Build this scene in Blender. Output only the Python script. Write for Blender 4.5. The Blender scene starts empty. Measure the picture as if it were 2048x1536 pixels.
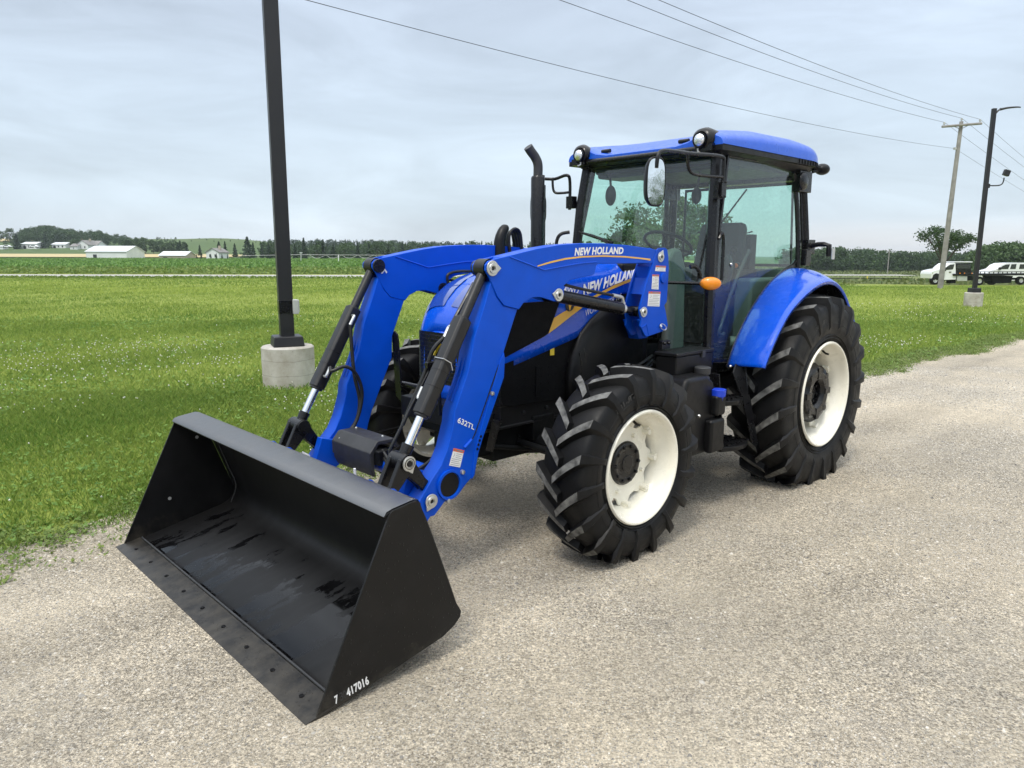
import bpy, math, random
import numpy as np
from math import sin, cos, pi, radians, sqrt, atan2, hypot, exp
from mathutils import Vector, Matrix
random.seed(7); rng = np.random.default_rng(11)
scene = bpy.context.scene
C = scene.collection

# ------------------------------------------------------------------ camera, sky, sun, exposure
FPX, PITCH, EYE, YAW, TX, TY, ROLL = 1471.038, 0.17345, 1.80441, -2.38216, 1.69880, 6.63260, 0.0020
cam_d = bpy.data.cameras.new("camera"); cam = bpy.data.objects.new("camera", cam_d); C.objects.link(cam)
cam_d.sensor_width = 36.0; cam_d.lens = 36.0 * FPX / 2048.0
cam_d.clip_start = 0.05; cam_d.clip_end = 6000
cam.location = (0, 0, EYE)
cam.rotation_mode = 'XYZ'
cam.matrix_world = Matrix.Translation((0, 0, EYE)) @ Matrix.Rotation(pi/2 - PITCH, 4, 'X') @ Matrix.Rotation(ROLL, 4, 'Z')
scene.camera = cam

SUN_EL, SUN_AZ = radians(58), radians(205)     # azimuth measured clockwise from +Y
world = bpy.data.worlds.new("World"); scene.world = world; world.use_nodes = True
nt = world.node_tree; nt.nodes.clear()
def N(t, **k):
    n = nt.nodes.new(t)
    for a, b in k.items(): setattr(n, a, b)
    return n
def Lk(a, b): nt.links.new(a, b)
out = N('ShaderNodeOutputWorld'); bg = N('ShaderNodeBackground'); Lk(bg.outputs[0], out.inputs[0])
sky = N('ShaderNodeTexSky', sky_type='NISHITA', sun_disc=False, sun_elevation=SUN_EL, sun_rotation=SUN_AZ)
sky.dust_density = 3.0; sky.altitude = 200
tc = N('ShaderNodeTexCoord'); sep = N('ShaderNodeSeparateXYZ'); Lk(tc.outputs['Generated'], sep.inputs[0])
def ramp(pts):
    r = N('ShaderNodeValToRGB'); e = r.color_ramp.elements
    e[0].position, e[0].color = pts[0][0], (*pts[0][1], 1); e[1].position, e[1].color = pts[-1][0], (*pts[-1][1], 1)
    for p, c in pts[1:-1]:
        k = e.new(p); k.color = (*c, 1)
    return r
# overcast cloud layer: luminance rises towards the zenith as under a real overcast sky
r1 = ramp([(0.0, (6.0, 6.5, 6.9)), (0.06, (5.35, 6.2, 6.9)), (0.16, (4.95, 5.8, 6.65)), (0.34, (4.6, 5.3, 6.35)), (0.5, (8.2, 8.9, 9.8)), (1.0, (17.5, 18, 18.5))])
Lk(sep.outputs['Z'], r1.inputs[0])
mp = N('ShaderNodeMapping'); mp.inputs['Scale'].default_value = (1.0, 1.0, 4.2); Lk(tc.outputs['Generated'], mp.inputs[0])
n1 = N('ShaderNodeTexNoise'); n1.inputs['Scale'].default_value = 2.9; n1.inputs['Detail'].default_value = 8; n1.inputs['Roughness'].default_value = .58
n1.inputs['Distortion'].default_value = .6
Lk(mp.outputs[0], n1.inputs[0])
mr = N('ShaderNodeMapRange'); mr.inputs[1].default_value = .3; mr.inputs[2].default_value = .72; mr.inputs[3].default_value = .85; mr.inputs[4].default_value = 1.20
Lk(n1.outputs[0], mr.inputs[0])
vm = N('ShaderNodeVectorMath', operation='SCALE'); Lk(r1.outputs[0], vm.inputs[0]); Lk(mr.outputs[0], vm.inputs['Scale'])
# pale break in the cloud low on the right
sc1 = N('ShaderNodeMapRange'); sc1.inputs[1].default_value = .0; sc1.inputs[2].default_value = .045; sc1.inputs[3].default_value = 1; sc1.inputs[4].default_value = 0; Lk(sep.outputs['Z'], sc1.inputs[0])
sc2 = N('ShaderNodeMapRange'); sc2.inputs[1].default_value = .05; sc2.inputs[2].default_value = .42; Lk(sep.outputs['X'], sc2.inputs[0])
mm = N('ShaderNodeMath', operation='MULTIPLY'); Lk(sc1.outputs[0], mm.inputs[0]); Lk(sc2.outputs[0], mm.inputs[1])
mm2 = N('ShaderNodeMath', operation='MULTIPLY'); mm2.inputs[1].default_value = .75; Lk(mm.outputs[0], mm2.inputs[0])
mx1 = N('ShaderNodeMix', data_type='RGBA'); Lk(mm2.outputs[0], mx1.inputs[0]); Lk(vm.outputs[0], mx1.inputs[6]); mx1.inputs[7].default_value = (7.4, 6.9, 6.5, 1)
mx2 = N('ShaderNodeMix', data_type='RGBA'); mx2.inputs[0].default_value = .90
Lk(sky.outputs[0], mx2.inputs[6]); Lk(mx1.outputs[2], mx2.inputs[7]); Lk(mx2.outputs[2], bg.inputs[0])
bg.inputs[1].default_value = 0.10

sun_d = bpy.data.lights.new("sun", 'SUN'); sun_d.energy = 1.45; sun_d.angle = radians(14); sun_d.color = (1, .95, .86)
sun = bpy.data.objects.new("sun", sun_d); C.objects.link(sun)
sd = Vector((sin(SUN_AZ)*cos(SUN_EL), cos(SUN_AZ)*cos(SUN_EL), sin(SUN_EL)))
sun.rotation_euler = sd.to_track_quat('Z', 'Y').to_euler(); sun.location = (0, 0, 30)
scene.view_settings.view_transform = 'Standard'; scene.view_settings.look = 'None'
scene.view_settings.exposure = 0.5; scene.view_settings.gamma = 1.0
try:
    scene.cycles.max_bounces = 10; scene.cycles.transparent_max_bounces = 16; scene.cycles.caustics_reflective = False; scene.cycles.caustics_refractive = False
except Exception: pass

# ------------------------------------------------------------------ measuring helpers (metres)
cp, sp_ = cos(PITCH), sin(PITCH); cyw, syw = cos(YAW), sin(YAW); cr, sr = cos(ROLL), sin(ROLL)
def rayw(u, v):
    xr = (u-1024)/FPX; yr = -(v-768)/FPX
    wx = xr*cr - yr*sr; yc = xr*sr + yr*cr
    return (wx, cp + yc*sp_, -sp_ + yc*cp)
def W(u, v, z=None, Y=None):
    """point of the place seen in direction (u, v) at depth Y or height z"""
    d = rayw(u, v); t = (z-EYE)/d[2] if z is not None else Y/d[1]
    return (d[0]*t, d[1]*t, EYE + d[2]*t)
OT = (-TX*cyw - TY*syw, TX*syw - TY*cyw, EYE)
def T(u, v, y=None, x=None, z=None, s=0.0):
    """the same in the tractor's own frame (x forward, y left, z up), on a plane y = y0 - s*(z-1)"""
    w = rayw(u, v); d = (w[0]*cyw + w[1]*syw, -w[0]*syw + w[1]*cyw, w[2])
    if y is not None: t = (y - s*(OT[2]-1) - OT[1])/(d[1] + s*d[2])
    elif x is not None: t = (x-OT[0])/d[0]
    else: t = (z-OT[2])/d[2]
    return (OT[0]+d[0]*t, OT[1]+d[1]*t, OT[2]+d[2]*t)
def XZ(pts, y):
    o = []
    for p in pts:
        q = T(p[0], p[1], y=y); o.append((q[0], q[2]))
    return o
def smooth01(a, b, t):
    t = np.clip((t-a)/(b-a), 0, 1); return t*t*(3-2*t)
def ground_z(x, y):
    x = np.asarray(x, float); y = np.asarray(y, float)
    ys = np.maximum(y, 1.0); q = x/ys
    dip = -np.clip(.034*(y-42), 0, 4.0) * smooth01(.22, .42, q)
    hill = 13*smooth01(285, 580, y)*(1-smooth01(-.42, -.22, q))
    mid = 4.5*smooth01(330, 620, y)*smooth01(-.45, -.3, q)*(1-smooth01(.1, .3, q))
    near = .03*np.sin(x*.35+1)*np.sin(y*.28)*smooth01(14, 26, y)*(1-smooth01(50, 60, y))
    return dip + hill + mid + near

# ------------------------------------------------------------------ materials
def newmat(name):
    m = bpy.data.materials.new(name); m.use_nodes = True; t = m.node_tree; b = t.nodes['Principled BSDF']
    return m, t, b
def pbr(name, col, rough=.5, metal=0.0, coat=0.0, var=.08, vscale=8.0, bump=0.0, bscale=60.0, rvar=.08, spec=.5):
    """paint/metal/plastic with faint uneven colour, gloss and surface"""
    m, t, b = newmat(name)
    tcn = t.nodes.new('ShaderNodeTexCoord'); n = t.nodes.new('ShaderNodeTexNoise'); n.inputs['Scale'].default_value = vscale; n.inputs['Detail'].default_value = 6
    t.links.new(tcn.outputs['Object'], n.inputs[0])
    r = t.nodes.new('ShaderNodeMapRange'); r.inputs[1].default_value = .3; r.inputs[2].default_value = .7; r.inputs[3].default_value = 1-var; r.inputs[4].default_value = 1+var
    t.links.new(n.outputs[0], r.inputs[0])
    v = t.nodes.new('ShaderNodeVectorMath'); v.operation = 'SCALE'; v.inputs[0].default_value = col; t.links.new(r.outputs[0], v.inputs['Scale'])
    t.links.new(v.outputs[0], b.inputs['Base Color'])
    r2 = t.nodes.new('ShaderNodeMapRange'); r2.inputs[1].default_value = .3; r2.inputs[2].default_value = .7; r2.inputs[3].default_value = max(.02, rough-rvar); r2.inputs[4].default_value = rough+rvar
    n2 = t.nodes.new('ShaderNodeTexNoise'); n2.inputs['Scale'].default_value = vscale*2.7; n2.inputs['Detail'].default_value = 4
    t.links.new(tcn.outputs['Object'], n2.inputs[0]); t.links.new(n2.outputs[0], r2.inputs[0]); t.links.new(r2.outputs[0], b.inputs['Roughness'])
    b.inputs['Metallic'].default_value = metal; b.inputs['Coat Weight'].default_value = coat; b.inputs['Coat Roughness'].default_value = .06
    b.inputs['Specular IOR Level'].default_value = spec
    if bump:
        n3 = t.nodes.new('ShaderNodeTexNoise'); n3.inputs['Scale'].default_value = bscale; n3.inputs['Detail'].default_value = 3; t.links.new(tcn.outputs['Object'], n3.inputs[0])
        bp = t.nodes.new('ShaderNodeBump'); bp.inputs['Strength'].default_value = bump; bp.inputs['Distance'].default_value = .004
        t.links.new(n3.outputs[0], bp.inputs['Height']); t.links.new(bp.outputs[0], b.inputs['Normal'])
    return m
M = {}
M['blue'] = pbr('blue_paint', (.0015, .074, .55), .36, coat=.0, spec=.22, var=.06, bump=.05, bscale=25)
M['hoodblue'] = pbr('hood_blue_gloss', (.0015, .078, .60), .25, coat=.6, spec=.3, var=.04)
M['roofblue'] = pbr('roof_blue_plastic', (.004, .085, .56), .34, coat=.25, var=.05, bump=.1, bscale=200)
M['black'] = pbr('black_plastic', (.006, .006, .0065), .42, var=.2, bump=.15, bscale=180, spec=.27)
M['frame'] = pbr('black_painted_steel', (.006, .006, .007), .3, coat=.1, var=.2, spec=.35)
M['engine'] = pbr('dark_cast_iron', (.006, .0065, .007), .5, var=.35, bump=.5, bscale=40, spec=.22)
M['darkgrey'] = pbr('dark_grey_plastic', (.03, .031, .034), .5, var=.2)
M['meshblack'] = pbr('black_perforated_sheet', (.003, .003, .0035), .6, var=.4, bump=.6, bscale=120, spec=.14)
M['raised'] = pbr('raised_rubber', (.03, .03, .03), .6)
M['sleeve'] = pbr('black_satin_sleeve', (.011, .011, .012), .38, var=.25, bump=.1, bscale=90)
M['chrome'] = pbr('polished_rod', (.8, .82, .84), .1, metal=1.0, rvar=.04)
M['zinc'] = pbr('zinc_plated_steel', (.62, .63, .62), .32, metal=.85)
M['rubber'] = pbr('tyre_rubber', (.006, .006, .0065), .5, spec=.24, var=.25, bump=.2, bscale=70, rvar=.12, vscale=5)
M['hose'] = pbr('rubber_hose', (.009, .009, .009), .45, var=.2)
M['cream'] = pbr('cream_white_rim_paint', (.84, .81, .70), .3, coat=.3, var=.05, vscale=5)
M['orange'] = pbr('amber_lens', (.80, .25, .0), .2, coat=.5, bump=.8, bscale=160)
M['red'] = pbr('red_plastic', (.5, .02, .01), .3, coat=.5)
M['white'] = pbr('white_vinyl', (.78, .78, .77), .4, var=.03)
M['gold'] = pbr('gold_vinyl', (.78, .44, .05), .35, coat=.4, var=.04)
M['ocean'] = pbr('orange_header', (.75, .13, .02), .4)
M['yellow'] = pbr('yellow_vinyl', (.8, .6, .03), .4)
M['greyink'] = pbr('grey_ink', (.22, .22, .23), .5)
M['silverlamp'] = pbr('lamp_reflector', (.85, .86, .88), .12, metal=1, bump=1.0, bscale=130)
M['grey'] = pbr('grey_box_plastic', (.42, .43, .42), .45, bump=.1)
M['seat'] = pbr('dark_seat_fabric', (.035, .036, .040), .85, var=.2)
M['teal'] = pbr('pale_panel', (.13, .15, .14), .6)
M['bluecap'] = pbr('blue_cap', (.01, .05, .55), .4)
M['wood'] = pbr('weathered_pole_wood', (.25, .24, .225), .85, var=.25, vscale=3, bump=.6, bscale=18)
M['bronze'] = pbr('dark_bronze_post', (.012, .012, .014), .45, var=.1, vscale=2)
M['alu'] = pbr('bare_aluminium', (.55, .56, .55), .4, metal=.6)
M['whitepaint'] = pbr('white_vehicle_paint', (.75, .76, .78), .25, coat=.5, var=.02)
M['carglass'] = pbr('dark_vehicle_glass', (.02, .025, .03), .08, coat=.5)
M['siding'] = pbr('white_siding', (.70, .71, .70), .6, var=.06, vscale=.4)
M['metalroof'] = pbr('pale_metal_roof', (.62, .64, .66), .45, var=.06, vscale=.3)
M['shingle'] = pbr('grey_shingles', (.20, .19, .18), .85, var=.2, vscale=1)
M['tanwall'] = pbr('tan_wall', (.42, .36, .28), .7, var=.1, vscale=.5)
M['darkwin'] = pbr('dark_window', (.03, .035, .04), .2)
M['bark'] = pbr('bark', (.09, .075, .06), .9, var=.3, vscale=4, bump=.5, bscale=12)

def bucket_mat(wet, ior=1.5):
    m, t, b = newmat('bucket_black_paint' + ('_wet' if wet else ''))
    tcn = t.nodes.new('ShaderNodeTexCoord')
    # scratches and dust
    mp_ = t.nodes.new('ShaderNodeMapping'); mp_.inputs['Scale'].default_value = (1.2, 7, 1.2); t.links.new(tcn.outputs['Object'], mp_.inputs[0])
    n = t.nodes.new('ShaderNodeTexNoise'); n.inputs['Scale'].default_value = 3.0; n.inputs['Detail'].default_value = 8; n.inputs['Roughness'].default_value = .65
    t.links.new(mp_.outputs[0], n.inputs[0])
    cr_ = t.nodes.new('ShaderNodeValToRGB'); e = cr_.color_ramp.elements; e[0].position = .45; e[0].color = (.0045, .0045, .005, 1); e[1].position = .78; e[1].color = (.012, .012, .013, 1)
    t.links.new(n.outputs[0], cr_.inputs[0]); t.links.new(cr_.outputs[0], b.inputs['Base Color'])
    b.inputs['IOR'].default_value = ior
    if not wet:      # dust thrown up along the bottom edge
        sz0 = t.nodes.new('ShaderNodeSeparateXYZ'); t.links.new(tcn.outputs['Object'], sz0.inputs[0]); dn = t.nodes.new('ShaderNodeTexNoise'); dn.inputs['Scale'].default_value = 11; dn.inputs['Detail'].default_value = 8; dn.inputs['Roughness'].default_value = .7; t.links.new(tcn.outputs['Object'], dn.inputs[0])
        za = t.nodes.new('ShaderNodeMath'); za.operation = 'MULTIPLY_ADD'; za.inputs[1].default_value = -1.9; t.links.new(sz0.outputs[2], za.inputs[0]); t.links.new(dn.outputs[0], za.inputs[2])
        zm = t.nodes.new('ShaderNodeMapRange'); zm.inputs[1].default_value = .30; zm.inputs[2].default_value = .62; zm.inputs[3].default_value = 0; zm.inputs[4].default_value = .55; t.links.new(za.outputs[0], zm.inputs[0])
        mxd = t.nodes.new('ShaderNodeMix'); mxd.data_type = 'RGBA'; t.links.new(zm.outputs[0], mxd.inputs[0]); t.links.new(cr_.outputs[0], mxd.inputs[6]); mxd.inputs[7].default_value = (.075, .066, .052, 1); t.links.new(mxd.outputs[2], b.inputs['Base Color'])
    if wet:   # rain film lies in ragged patches
        mp2 = t.nodes.new('ShaderNodeMapping'); mp2.inputs['Scale'].default_value = (.8, 2.1, 1.0); t.links.new(tcn.outputs['Object'], mp2.inputs[0])
        w = t.nodes.new('ShaderNodeTexNoise'); w.inputs['Scale'].default_value = 1.9; w.inputs['Detail'].default_value = 9; w.inputs['Roughness'].default_value = .68
        t.links.new(mp2.outputs[0], w.inputs[0])
        sz = t.nodes.new('ShaderNodeSeparateXYZ'); t.links.new(tcn.outputs['Object'], sz.inputs[0])
        zl = t.nodes.new('ShaderNodeMapRange'); zl.inputs[1].default_value = .10; zl.inputs[2].default_value = .24; zl.inputs[3].default_value = 0; zl.inputs[4].default_value = -.3; t.links.new(sz.outputs[2], zl.inputs[0])
        wa = t.nodes.new('ShaderNodeMath'); wa.operation = 'ADD'; t.links.new(w.outputs[0], wa.inputs[0]); t.links.new(zl.outputs[0], wa.inputs[1]); w = wa
        r = t.nodes.new('ShaderNodeMapRange'); r.inputs[1].default_value = .50; r.inputs[2].default_value = .54; r.inputs[3].default_value = .50; r.inputs[4].default_value = .10
        t.links.new(w.outputs[0], r.inputs[0]); t.links.new(r.outputs[0], b.inputs['Roughness'])
        r3 = t.nodes.new('ShaderNodeMapRange'); r3.inputs[1].default_value = .50; r3.inputs[2].default_value = .53; r3.inputs[3].default_value = 0; r3.inputs[4].default_value = 1
        t.links.new(w.outputs[0], r3.inputs[0])
        mxc = t.nodes.new('ShaderNodeMix'); mxc.data_type = 'RGBA'; t.links.new(r3.outputs[0], mxc.inputs[0]); t.links.new(cr_.outputs[0], mxc.inputs[6]); mxc.inputs[7].default_value = (.003, .003, .0035, 1)
        t.links.new(mxc.outputs[2], b.inputs['Base Color'])
    else:
        n2 = t.nodes.new('ShaderNodeTexNoise'); n2.inputs['Scale'].default_value = 9; n2.inputs['Detail'].default_value = 5; t.links.new(tcn.outputs['Object'], n2.inputs[0])
        r = t.nodes.new('ShaderNodeMapRange'); r.inputs[1].default_value = .35; r.inputs[2].default_value = .7; r.inputs[3].default_value = .33; r.inputs[4].default_value = .45
        t.links.new(n2.outputs[0], r.inputs[0]); t.links.new(r.outputs[0], b.inputs['Roughness'])
        # rain drops
        vo = t.nodes.new('ShaderNodeTexVoronoi'); vo.inputs['Scale'].default_value = 42; t.links.new(tcn.outputs['Object'], vo.inputs[0])
        rr = t.nodes.new('ShaderNodeMapRange'); rr.inputs[1].default_value = .0; rr.inputs[2].default_value = .2; rr.inputs[3].default_value = 1; rr.inputs[4].default_value = 0; t.links.new(vo.outputs['Distance'], rr.inputs[0])
        bp = t.nodes.new('ShaderNodeBump'); bp.inputs['Strength'].default_value = .5; bp.inputs['Distance'].default_value = .003; t.links.new(rr.outputs[0], bp.inputs['Height']); t.links.new(bp.outputs[0], b.inputs['Normal'])
    return m
M['bucket'] = bucket_mat(False, 1.38); M['bucketwet'] = bucket_mat(True, 1.4); M['buckettop'] = bucket_mat(False, 2.6)

def glass_mat(name, tint, gloss=1.0, dirt=.035):
    m, t, b = newmat(name); t.nodes.remove(b); o = t.nodes['Material Output']
    tr = t.nodes.new('ShaderNodeBsdfTransparent'); tr.inputs[0].default_value = (*tint, 1)
    gl = t.nodes.new('ShaderNodeBsdfGlossy'); gl.inputs['Roughness'].default_value = .01; gl.inputs[0].default_value = (gloss, gloss, gloss, 1)
    lw = t.nodes.new('ShaderNodeLayerWeight'); lw.inputs[0].default_value = .5
    pw = t.nodes.new('ShaderNodeMath'); pw.operation = 'POWER'; pw.inputs[1].default_value = 4.5; t.links.new(lw.outputs['Facing'], pw.inputs[0])
    fr = t.nodes.new('ShaderNodeMath'); fr.operation = 'MULTIPLY_ADD'; fr.inputs[1].default_value = .85; fr.inputs[2].default_value = .075; t.links.new(pw.outputs[0], fr.inputs[0])
    m1 = t.nodes.new('ShaderNodeMixShader'); t.links.new(fr.outputs[0], m1.inputs[0]); t.links.new(tr.outputs[0], m1.inputs[1]); t.links.new(gl.outputs[0], m1.inputs[2])
    # rain spots and dust film
    tcn = t.nodes.new('ShaderNodeTexCoord'); n = t.nodes.new('ShaderNodeTexNoise'); n.inputs['Scale'].default_value = 55; n.inputs['Detail'].default_value = 3; t.links.new(tcn.outputs['Object'], n.inputs[0])
    r = t.nodes.new('ShaderNodeMapRange'); r.inputs[1].default_value = .45; r.inputs[2].default_value = .75; r.inputs[3].default_value = dirt; r.inputs[4].default_value = dirt+.07; t.links.new(n.outputs[0], r.inputs[0])
    df = t.nodes.new('ShaderNodeBsdfDiffuse'); df.inputs[0].default_value = (.45, .5, .48, 1)
    m2 = t.nodes.new('ShaderNodeMixShader'); t.links.new(r.outputs[0], m2.inputs[0]); t.links.new(m1.outputs[0], m2.inputs[1]); t.links.new(df.outputs[0], m2.inputs[2])
    t.links.new(m2.outputs[0], o.inputs[0]); return m
M['glass'] = glass_mat('green_tinted_glass', (.74, .94, .86), dirt=.012)
M['mirror'] = pbr('mirror_glass', (.85, .87, .88), .02, metal=1, rvar=.0, bump=.02, bscale=60)

def hub_cement():
    m, t, b = newmat('cast_concrete'); tcn = t.nodes.new('ShaderNodeTexCoord')
    n = t.nodes.new('ShaderNodeTexNoise'); n.inputs['Scale'].default_value = 3.2; n.inputs['Detail'].default_value = 9; n.inputs['Roughness'].default_value = .65; t.links.new(tcn.outputs['Object'], n.inputs[0])
    r = t.nodes.new('ShaderNodeValToRGB'); e = r.color_ramp.elements; e[0].position = .3; e[0].color = (.30, .27, .22, 1); e[1].position = .66; e[1].color = (.52, .50, .46, 1); t.links.new(n.outputs[0], r.inputs[0])
    v = t.nodes.new('ShaderNodeTexVoronoi'); v.inputs['Scale'].default_value = 16; t.links.new(tcn.outputs['Object'], v.inputs[0])
    r2 = t.nodes.new('ShaderNodeMapRange'); r2.inputs[1].default_value = .02; r2.inputs[2].default_value = .10; r2.inputs[3].default_value = .25; r2.inputs[4].default_value = 1; t.links.new(v.outputs['Distance'], r2.inputs[0])
    mx = t.nodes.new('ShaderNodeVectorMath'); mx.operation = 'SCALE'; t.links.new(r.outputs[0], mx.inputs[0]); t.links.new(r2.outputs[0], mx.inputs['Scale'])
    # casting joints
    sx = t.nodes.new('ShaderNodeSeparateXYZ'); t.links.new(tcn.outputs['Object'], sx.inputs[0])
    n4 = t.nodes.new('ShaderNodeTexNoise'); n4.inputs['Scale'].default_value = 4; t.links.new(tcn.outputs['Object'], n4.inputs[0])
    ad = t.nodes.new('ShaderNodeMath'); ad.operation = 'MULTIPLY_ADD'; t.links.new(n4.outputs[0], ad.inputs[0]); ad.inputs[1].default_value = .05; t.links.new(sx.outputs[2], ad.inputs[2])
    md = t.nodes.new('ShaderNodeMath'); md.operation = 'PINGPONG'; md.inputs[1].default_value = .1; t.links.new(ad.outputs[0], md.inputs[0])
    lt = t.nodes.new('ShaderNodeMapRange'); lt.inputs[1].default_value = 0; lt.inputs[2].default_value = .006; lt.inputs[3].default_value = .62; lt.inputs[4].default_value = 1; t.links.new(md.outputs[0], lt.inputs[0])
    m2 = t.nodes.new('ShaderNodeVectorMath'); m2.operation = 'SCALE'; t.links.new(mx.outputs[0], m2.inputs[0]); t.links.new(lt.outputs[0], m2.inputs['Scale'])
    t.links.new(m2.outputs[0], b.inputs['Base Color']); b.inputs['Roughness'].default_value = .9
    bp = t.nodes.new('ShaderNodeBump'); bp.inputs['Strength'].default_value = .5; bp.inputs['Distance'].default_value = .01; t.links.new(n.outputs[0], bp.inputs['Height']); t.links.new(bp.outputs[0], b.inputs['Normal'])
    return m
M['concrete'] = hub_cement()

def ground_mat(name, cols, scales, bump=.5, bscale=40, rough=.95, speck=None, bdist=.01, tracks=None, cells=None):
    """three-colour earth/grass/gravel: big patches, small patches, optional stones"""
    m, t, b = newmat(name); tcn = t.nodes.new('ShaderNodeTexCoord'); P = tcn.outputs['Object']
    n = t.nodes.new('ShaderNodeTexNoise'); n.inputs['Scale'].default_value = scales[0]; n.inputs['Detail'].default_value = 6; n.inputs['Roughness'].default_value = .6; t.links.new(P, n.inputs[0])
    r = t.nodes.new('ShaderNodeValToRGB'); e = r.color_ramp.elements; e[0].position = .36; e[0].color = (*cols[0], 1); e[1].position = .64; e[1].color = (*cols[1], 1); t.links.new(n.outputs[0], r.inputs[0])
    n2 = t.nodes.new('ShaderNodeTexNoise'); n2.inputs['Scale'].default_value = scales[1]; n2.inputs['Detail'].default_value = 8; n2.inputs['Roughness'].default_value = .75; t.links.new(P, n2.inputs[0])
    r2 = t.nodes.new('ShaderNodeMapRange'); r2.inputs[1].default_value = .35; r2.inputs[2].default_value = .65; t.links.new(n2.outputs[0], r2.inputs[0])
    mx = t.nodes.new('ShaderNodeMix'); mx.data_type = 'RGBA'; t.links.new(r2.outputs[0], mx.inputs[0]); t.links.new(r.outputs[0], mx.inputs[6]); mx.inputs[7].default_value = (*cols[2], 1)
    last = mx.outputs[2]
    hgt = n2.outputs[0]
    if tracks:   # grit: light and dark grains, micro-shadows between stones painted in, rougher in some patches
        pn = t.nodes.new('ShaderNodeTexNoise'); pn.inputs['Scale'].default_value = .8; pn.inputs['Detail'].default_value = 6; pn.inputs['Roughness'].default_value = .65; t.links.new(P, pn.inputs[0])
        pr = t.nodes.new('ShaderNodeMapRange'); pr.inputs[1].default_value = .40; pr.inputs[2].default_value = .60; pr.inputs[3].default_value = .45; pr.inputs[4].default_value = 1.0; t.links.new(pn.outputs[0], pr.inputs[0])
        for gs, lo_, hi_ in ((95, .42, 1.36), (42, .78, 1.19), (16, .90, 1.09)):
            gn = t.nodes.new('ShaderNodeTexNoise'); gn.inputs['Scale'].default_value = gs; gn.inputs['Detail'].default_value = 2.5; gn.inputs['Roughness'].default_value = .6; t.links.new(P, gn.inputs[0])
            gr_ = t.nodes.new('ShaderNodeMapRange'); gr_.inputs[1].default_value = .36; gr_.inputs[2].default_value = .64; gr_.inputs[3].default_value = lo_; gr_.inputs[4].default_value = hi_; t.links.new(gn.outputs[0], gr_.inputs[0])
            gm = t.nodes.new('ShaderNodeMix'); gm.inputs[2].default_value = 1.0; t.links.new(pr.outputs[0], gm.inputs[0]); t.links.new(gr_.outputs[0], gm.inputs[3])
            gv = t.nodes.new('ShaderNodeVectorMath'); gv.operation = 'SCALE'; t.links.new(last, gv.inputs[0]); t.links.new(gm.outputs[0], gv.inputs['Scale']); last = gv.outputs[0]
    if tracks:   # packed wheel lanes running along the drive
        mpn = t.nodes.new('ShaderNodeMapping'); mpn.vector_type = 'TEXTURE'; mpn.inputs['Rotation'].default_value = (0, 0, tracks); mpn.inputs['Scale'].default_value = (9, .9, 1); t.links.new(P, mpn.inputs[0])
        nn = t.nodes.new('ShaderNodeTexNoise'); nn.inputs['Scale'].default_value = 1; nn.inputs['Detail'].default_value = 5; t.links.new(mpn.outputs[0], nn.inputs[0])
        rr = t.nodes.new('ShaderNodeMapRange'); rr.inputs[1].default_value = .35; rr.inputs[2].default_value = .65; rr.inputs[3].default_value = .78; rr.inputs[4].default_value = 1.18; t.links.new(nn.outputs[0], rr.inputs[0])
        vv = t.nodes.new('ShaderNodeVectorMath'); vv.operation = 'SCALE'; t.links.new(last, vv.inputs[0]); t.links.new(rr.outputs[0], vv.inputs['Scale']); last = vv.outputs[0]
    if speck:
        for sc, lo, hi, rad_, thr in speck:
            v = t.nodes.new('ShaderNodeTexVoronoi'); v.inputs['Scale'].default_value = sc; t.links.new(P, v.inputs[0])
            sepc = t.nodes.new('ShaderNodeSeparateColor'); t.links.new(v.outputs['Color'], sepc.inputs[0])
            gt = t.nodes.new('ShaderNodeMath'); gt.operation = 'GREATER_THAN'; gt.inputs[1].default_value = thr; t.links.new(sepc.outputs[0], gt.inputs[0])
            dd = t.nodes.new('ShaderNodeMath'); dd.operation = 'LESS_THAN'; dd.inputs[1].default_value = rad_ or .38; t.links.new(v.outputs['Distance'], dd.inputs[0])
            ml = t.nodes.new('ShaderNodeMath'); ml.operation = 'MULTIPLY'; t.links.new(gt.outputs[0], ml.inputs[0]); t.links.new(dd.outputs[0], ml.inputs[1])
            cc = t.nodes.new('ShaderNodeMix'); cc.data_type = 'RGBA'; t.links.new(sepc.outputs[1], cc.inputs[0]); cc.inputs[6].default_value = (*lo, 1); cc.inputs[7].default_value = (*hi, 1)
            m3 = t.nodes.new('ShaderNodeMix'); m3.data_type = 'RGBA'; t.links.new(ml.outputs[0], m3.inputs[0]); t.links.new(last, m3.inputs[6]); t.links.new(cc.outputs[2], m3.inputs[7]); last = m3.outputs[2]
    t.links.new(last, b.inputs['Base Color']); b.inputs['Roughness'].default_value = rough; b.inputs['Specular IOR Level'].default_value = .25
    n3 = t.nodes.new('ShaderNodeTexNoise'); n3.inputs['Scale'].default_value = bscale; n3.inputs['Detail'].default_value = 5; n3.inputs['Roughness'].default_value = .7; t.links.new(P, n3.inputs[0])
    bp = t.nodes.new('ShaderNodeBump'); bp.inputs['Strength'].default_value = bump; bp.inputs['Distance'].default_value = bdist; t.links.new(n3.outputs[0], bp.inputs['Height']); t.links.new(bp.outputs[0], b.inputs['Normal'])
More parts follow.
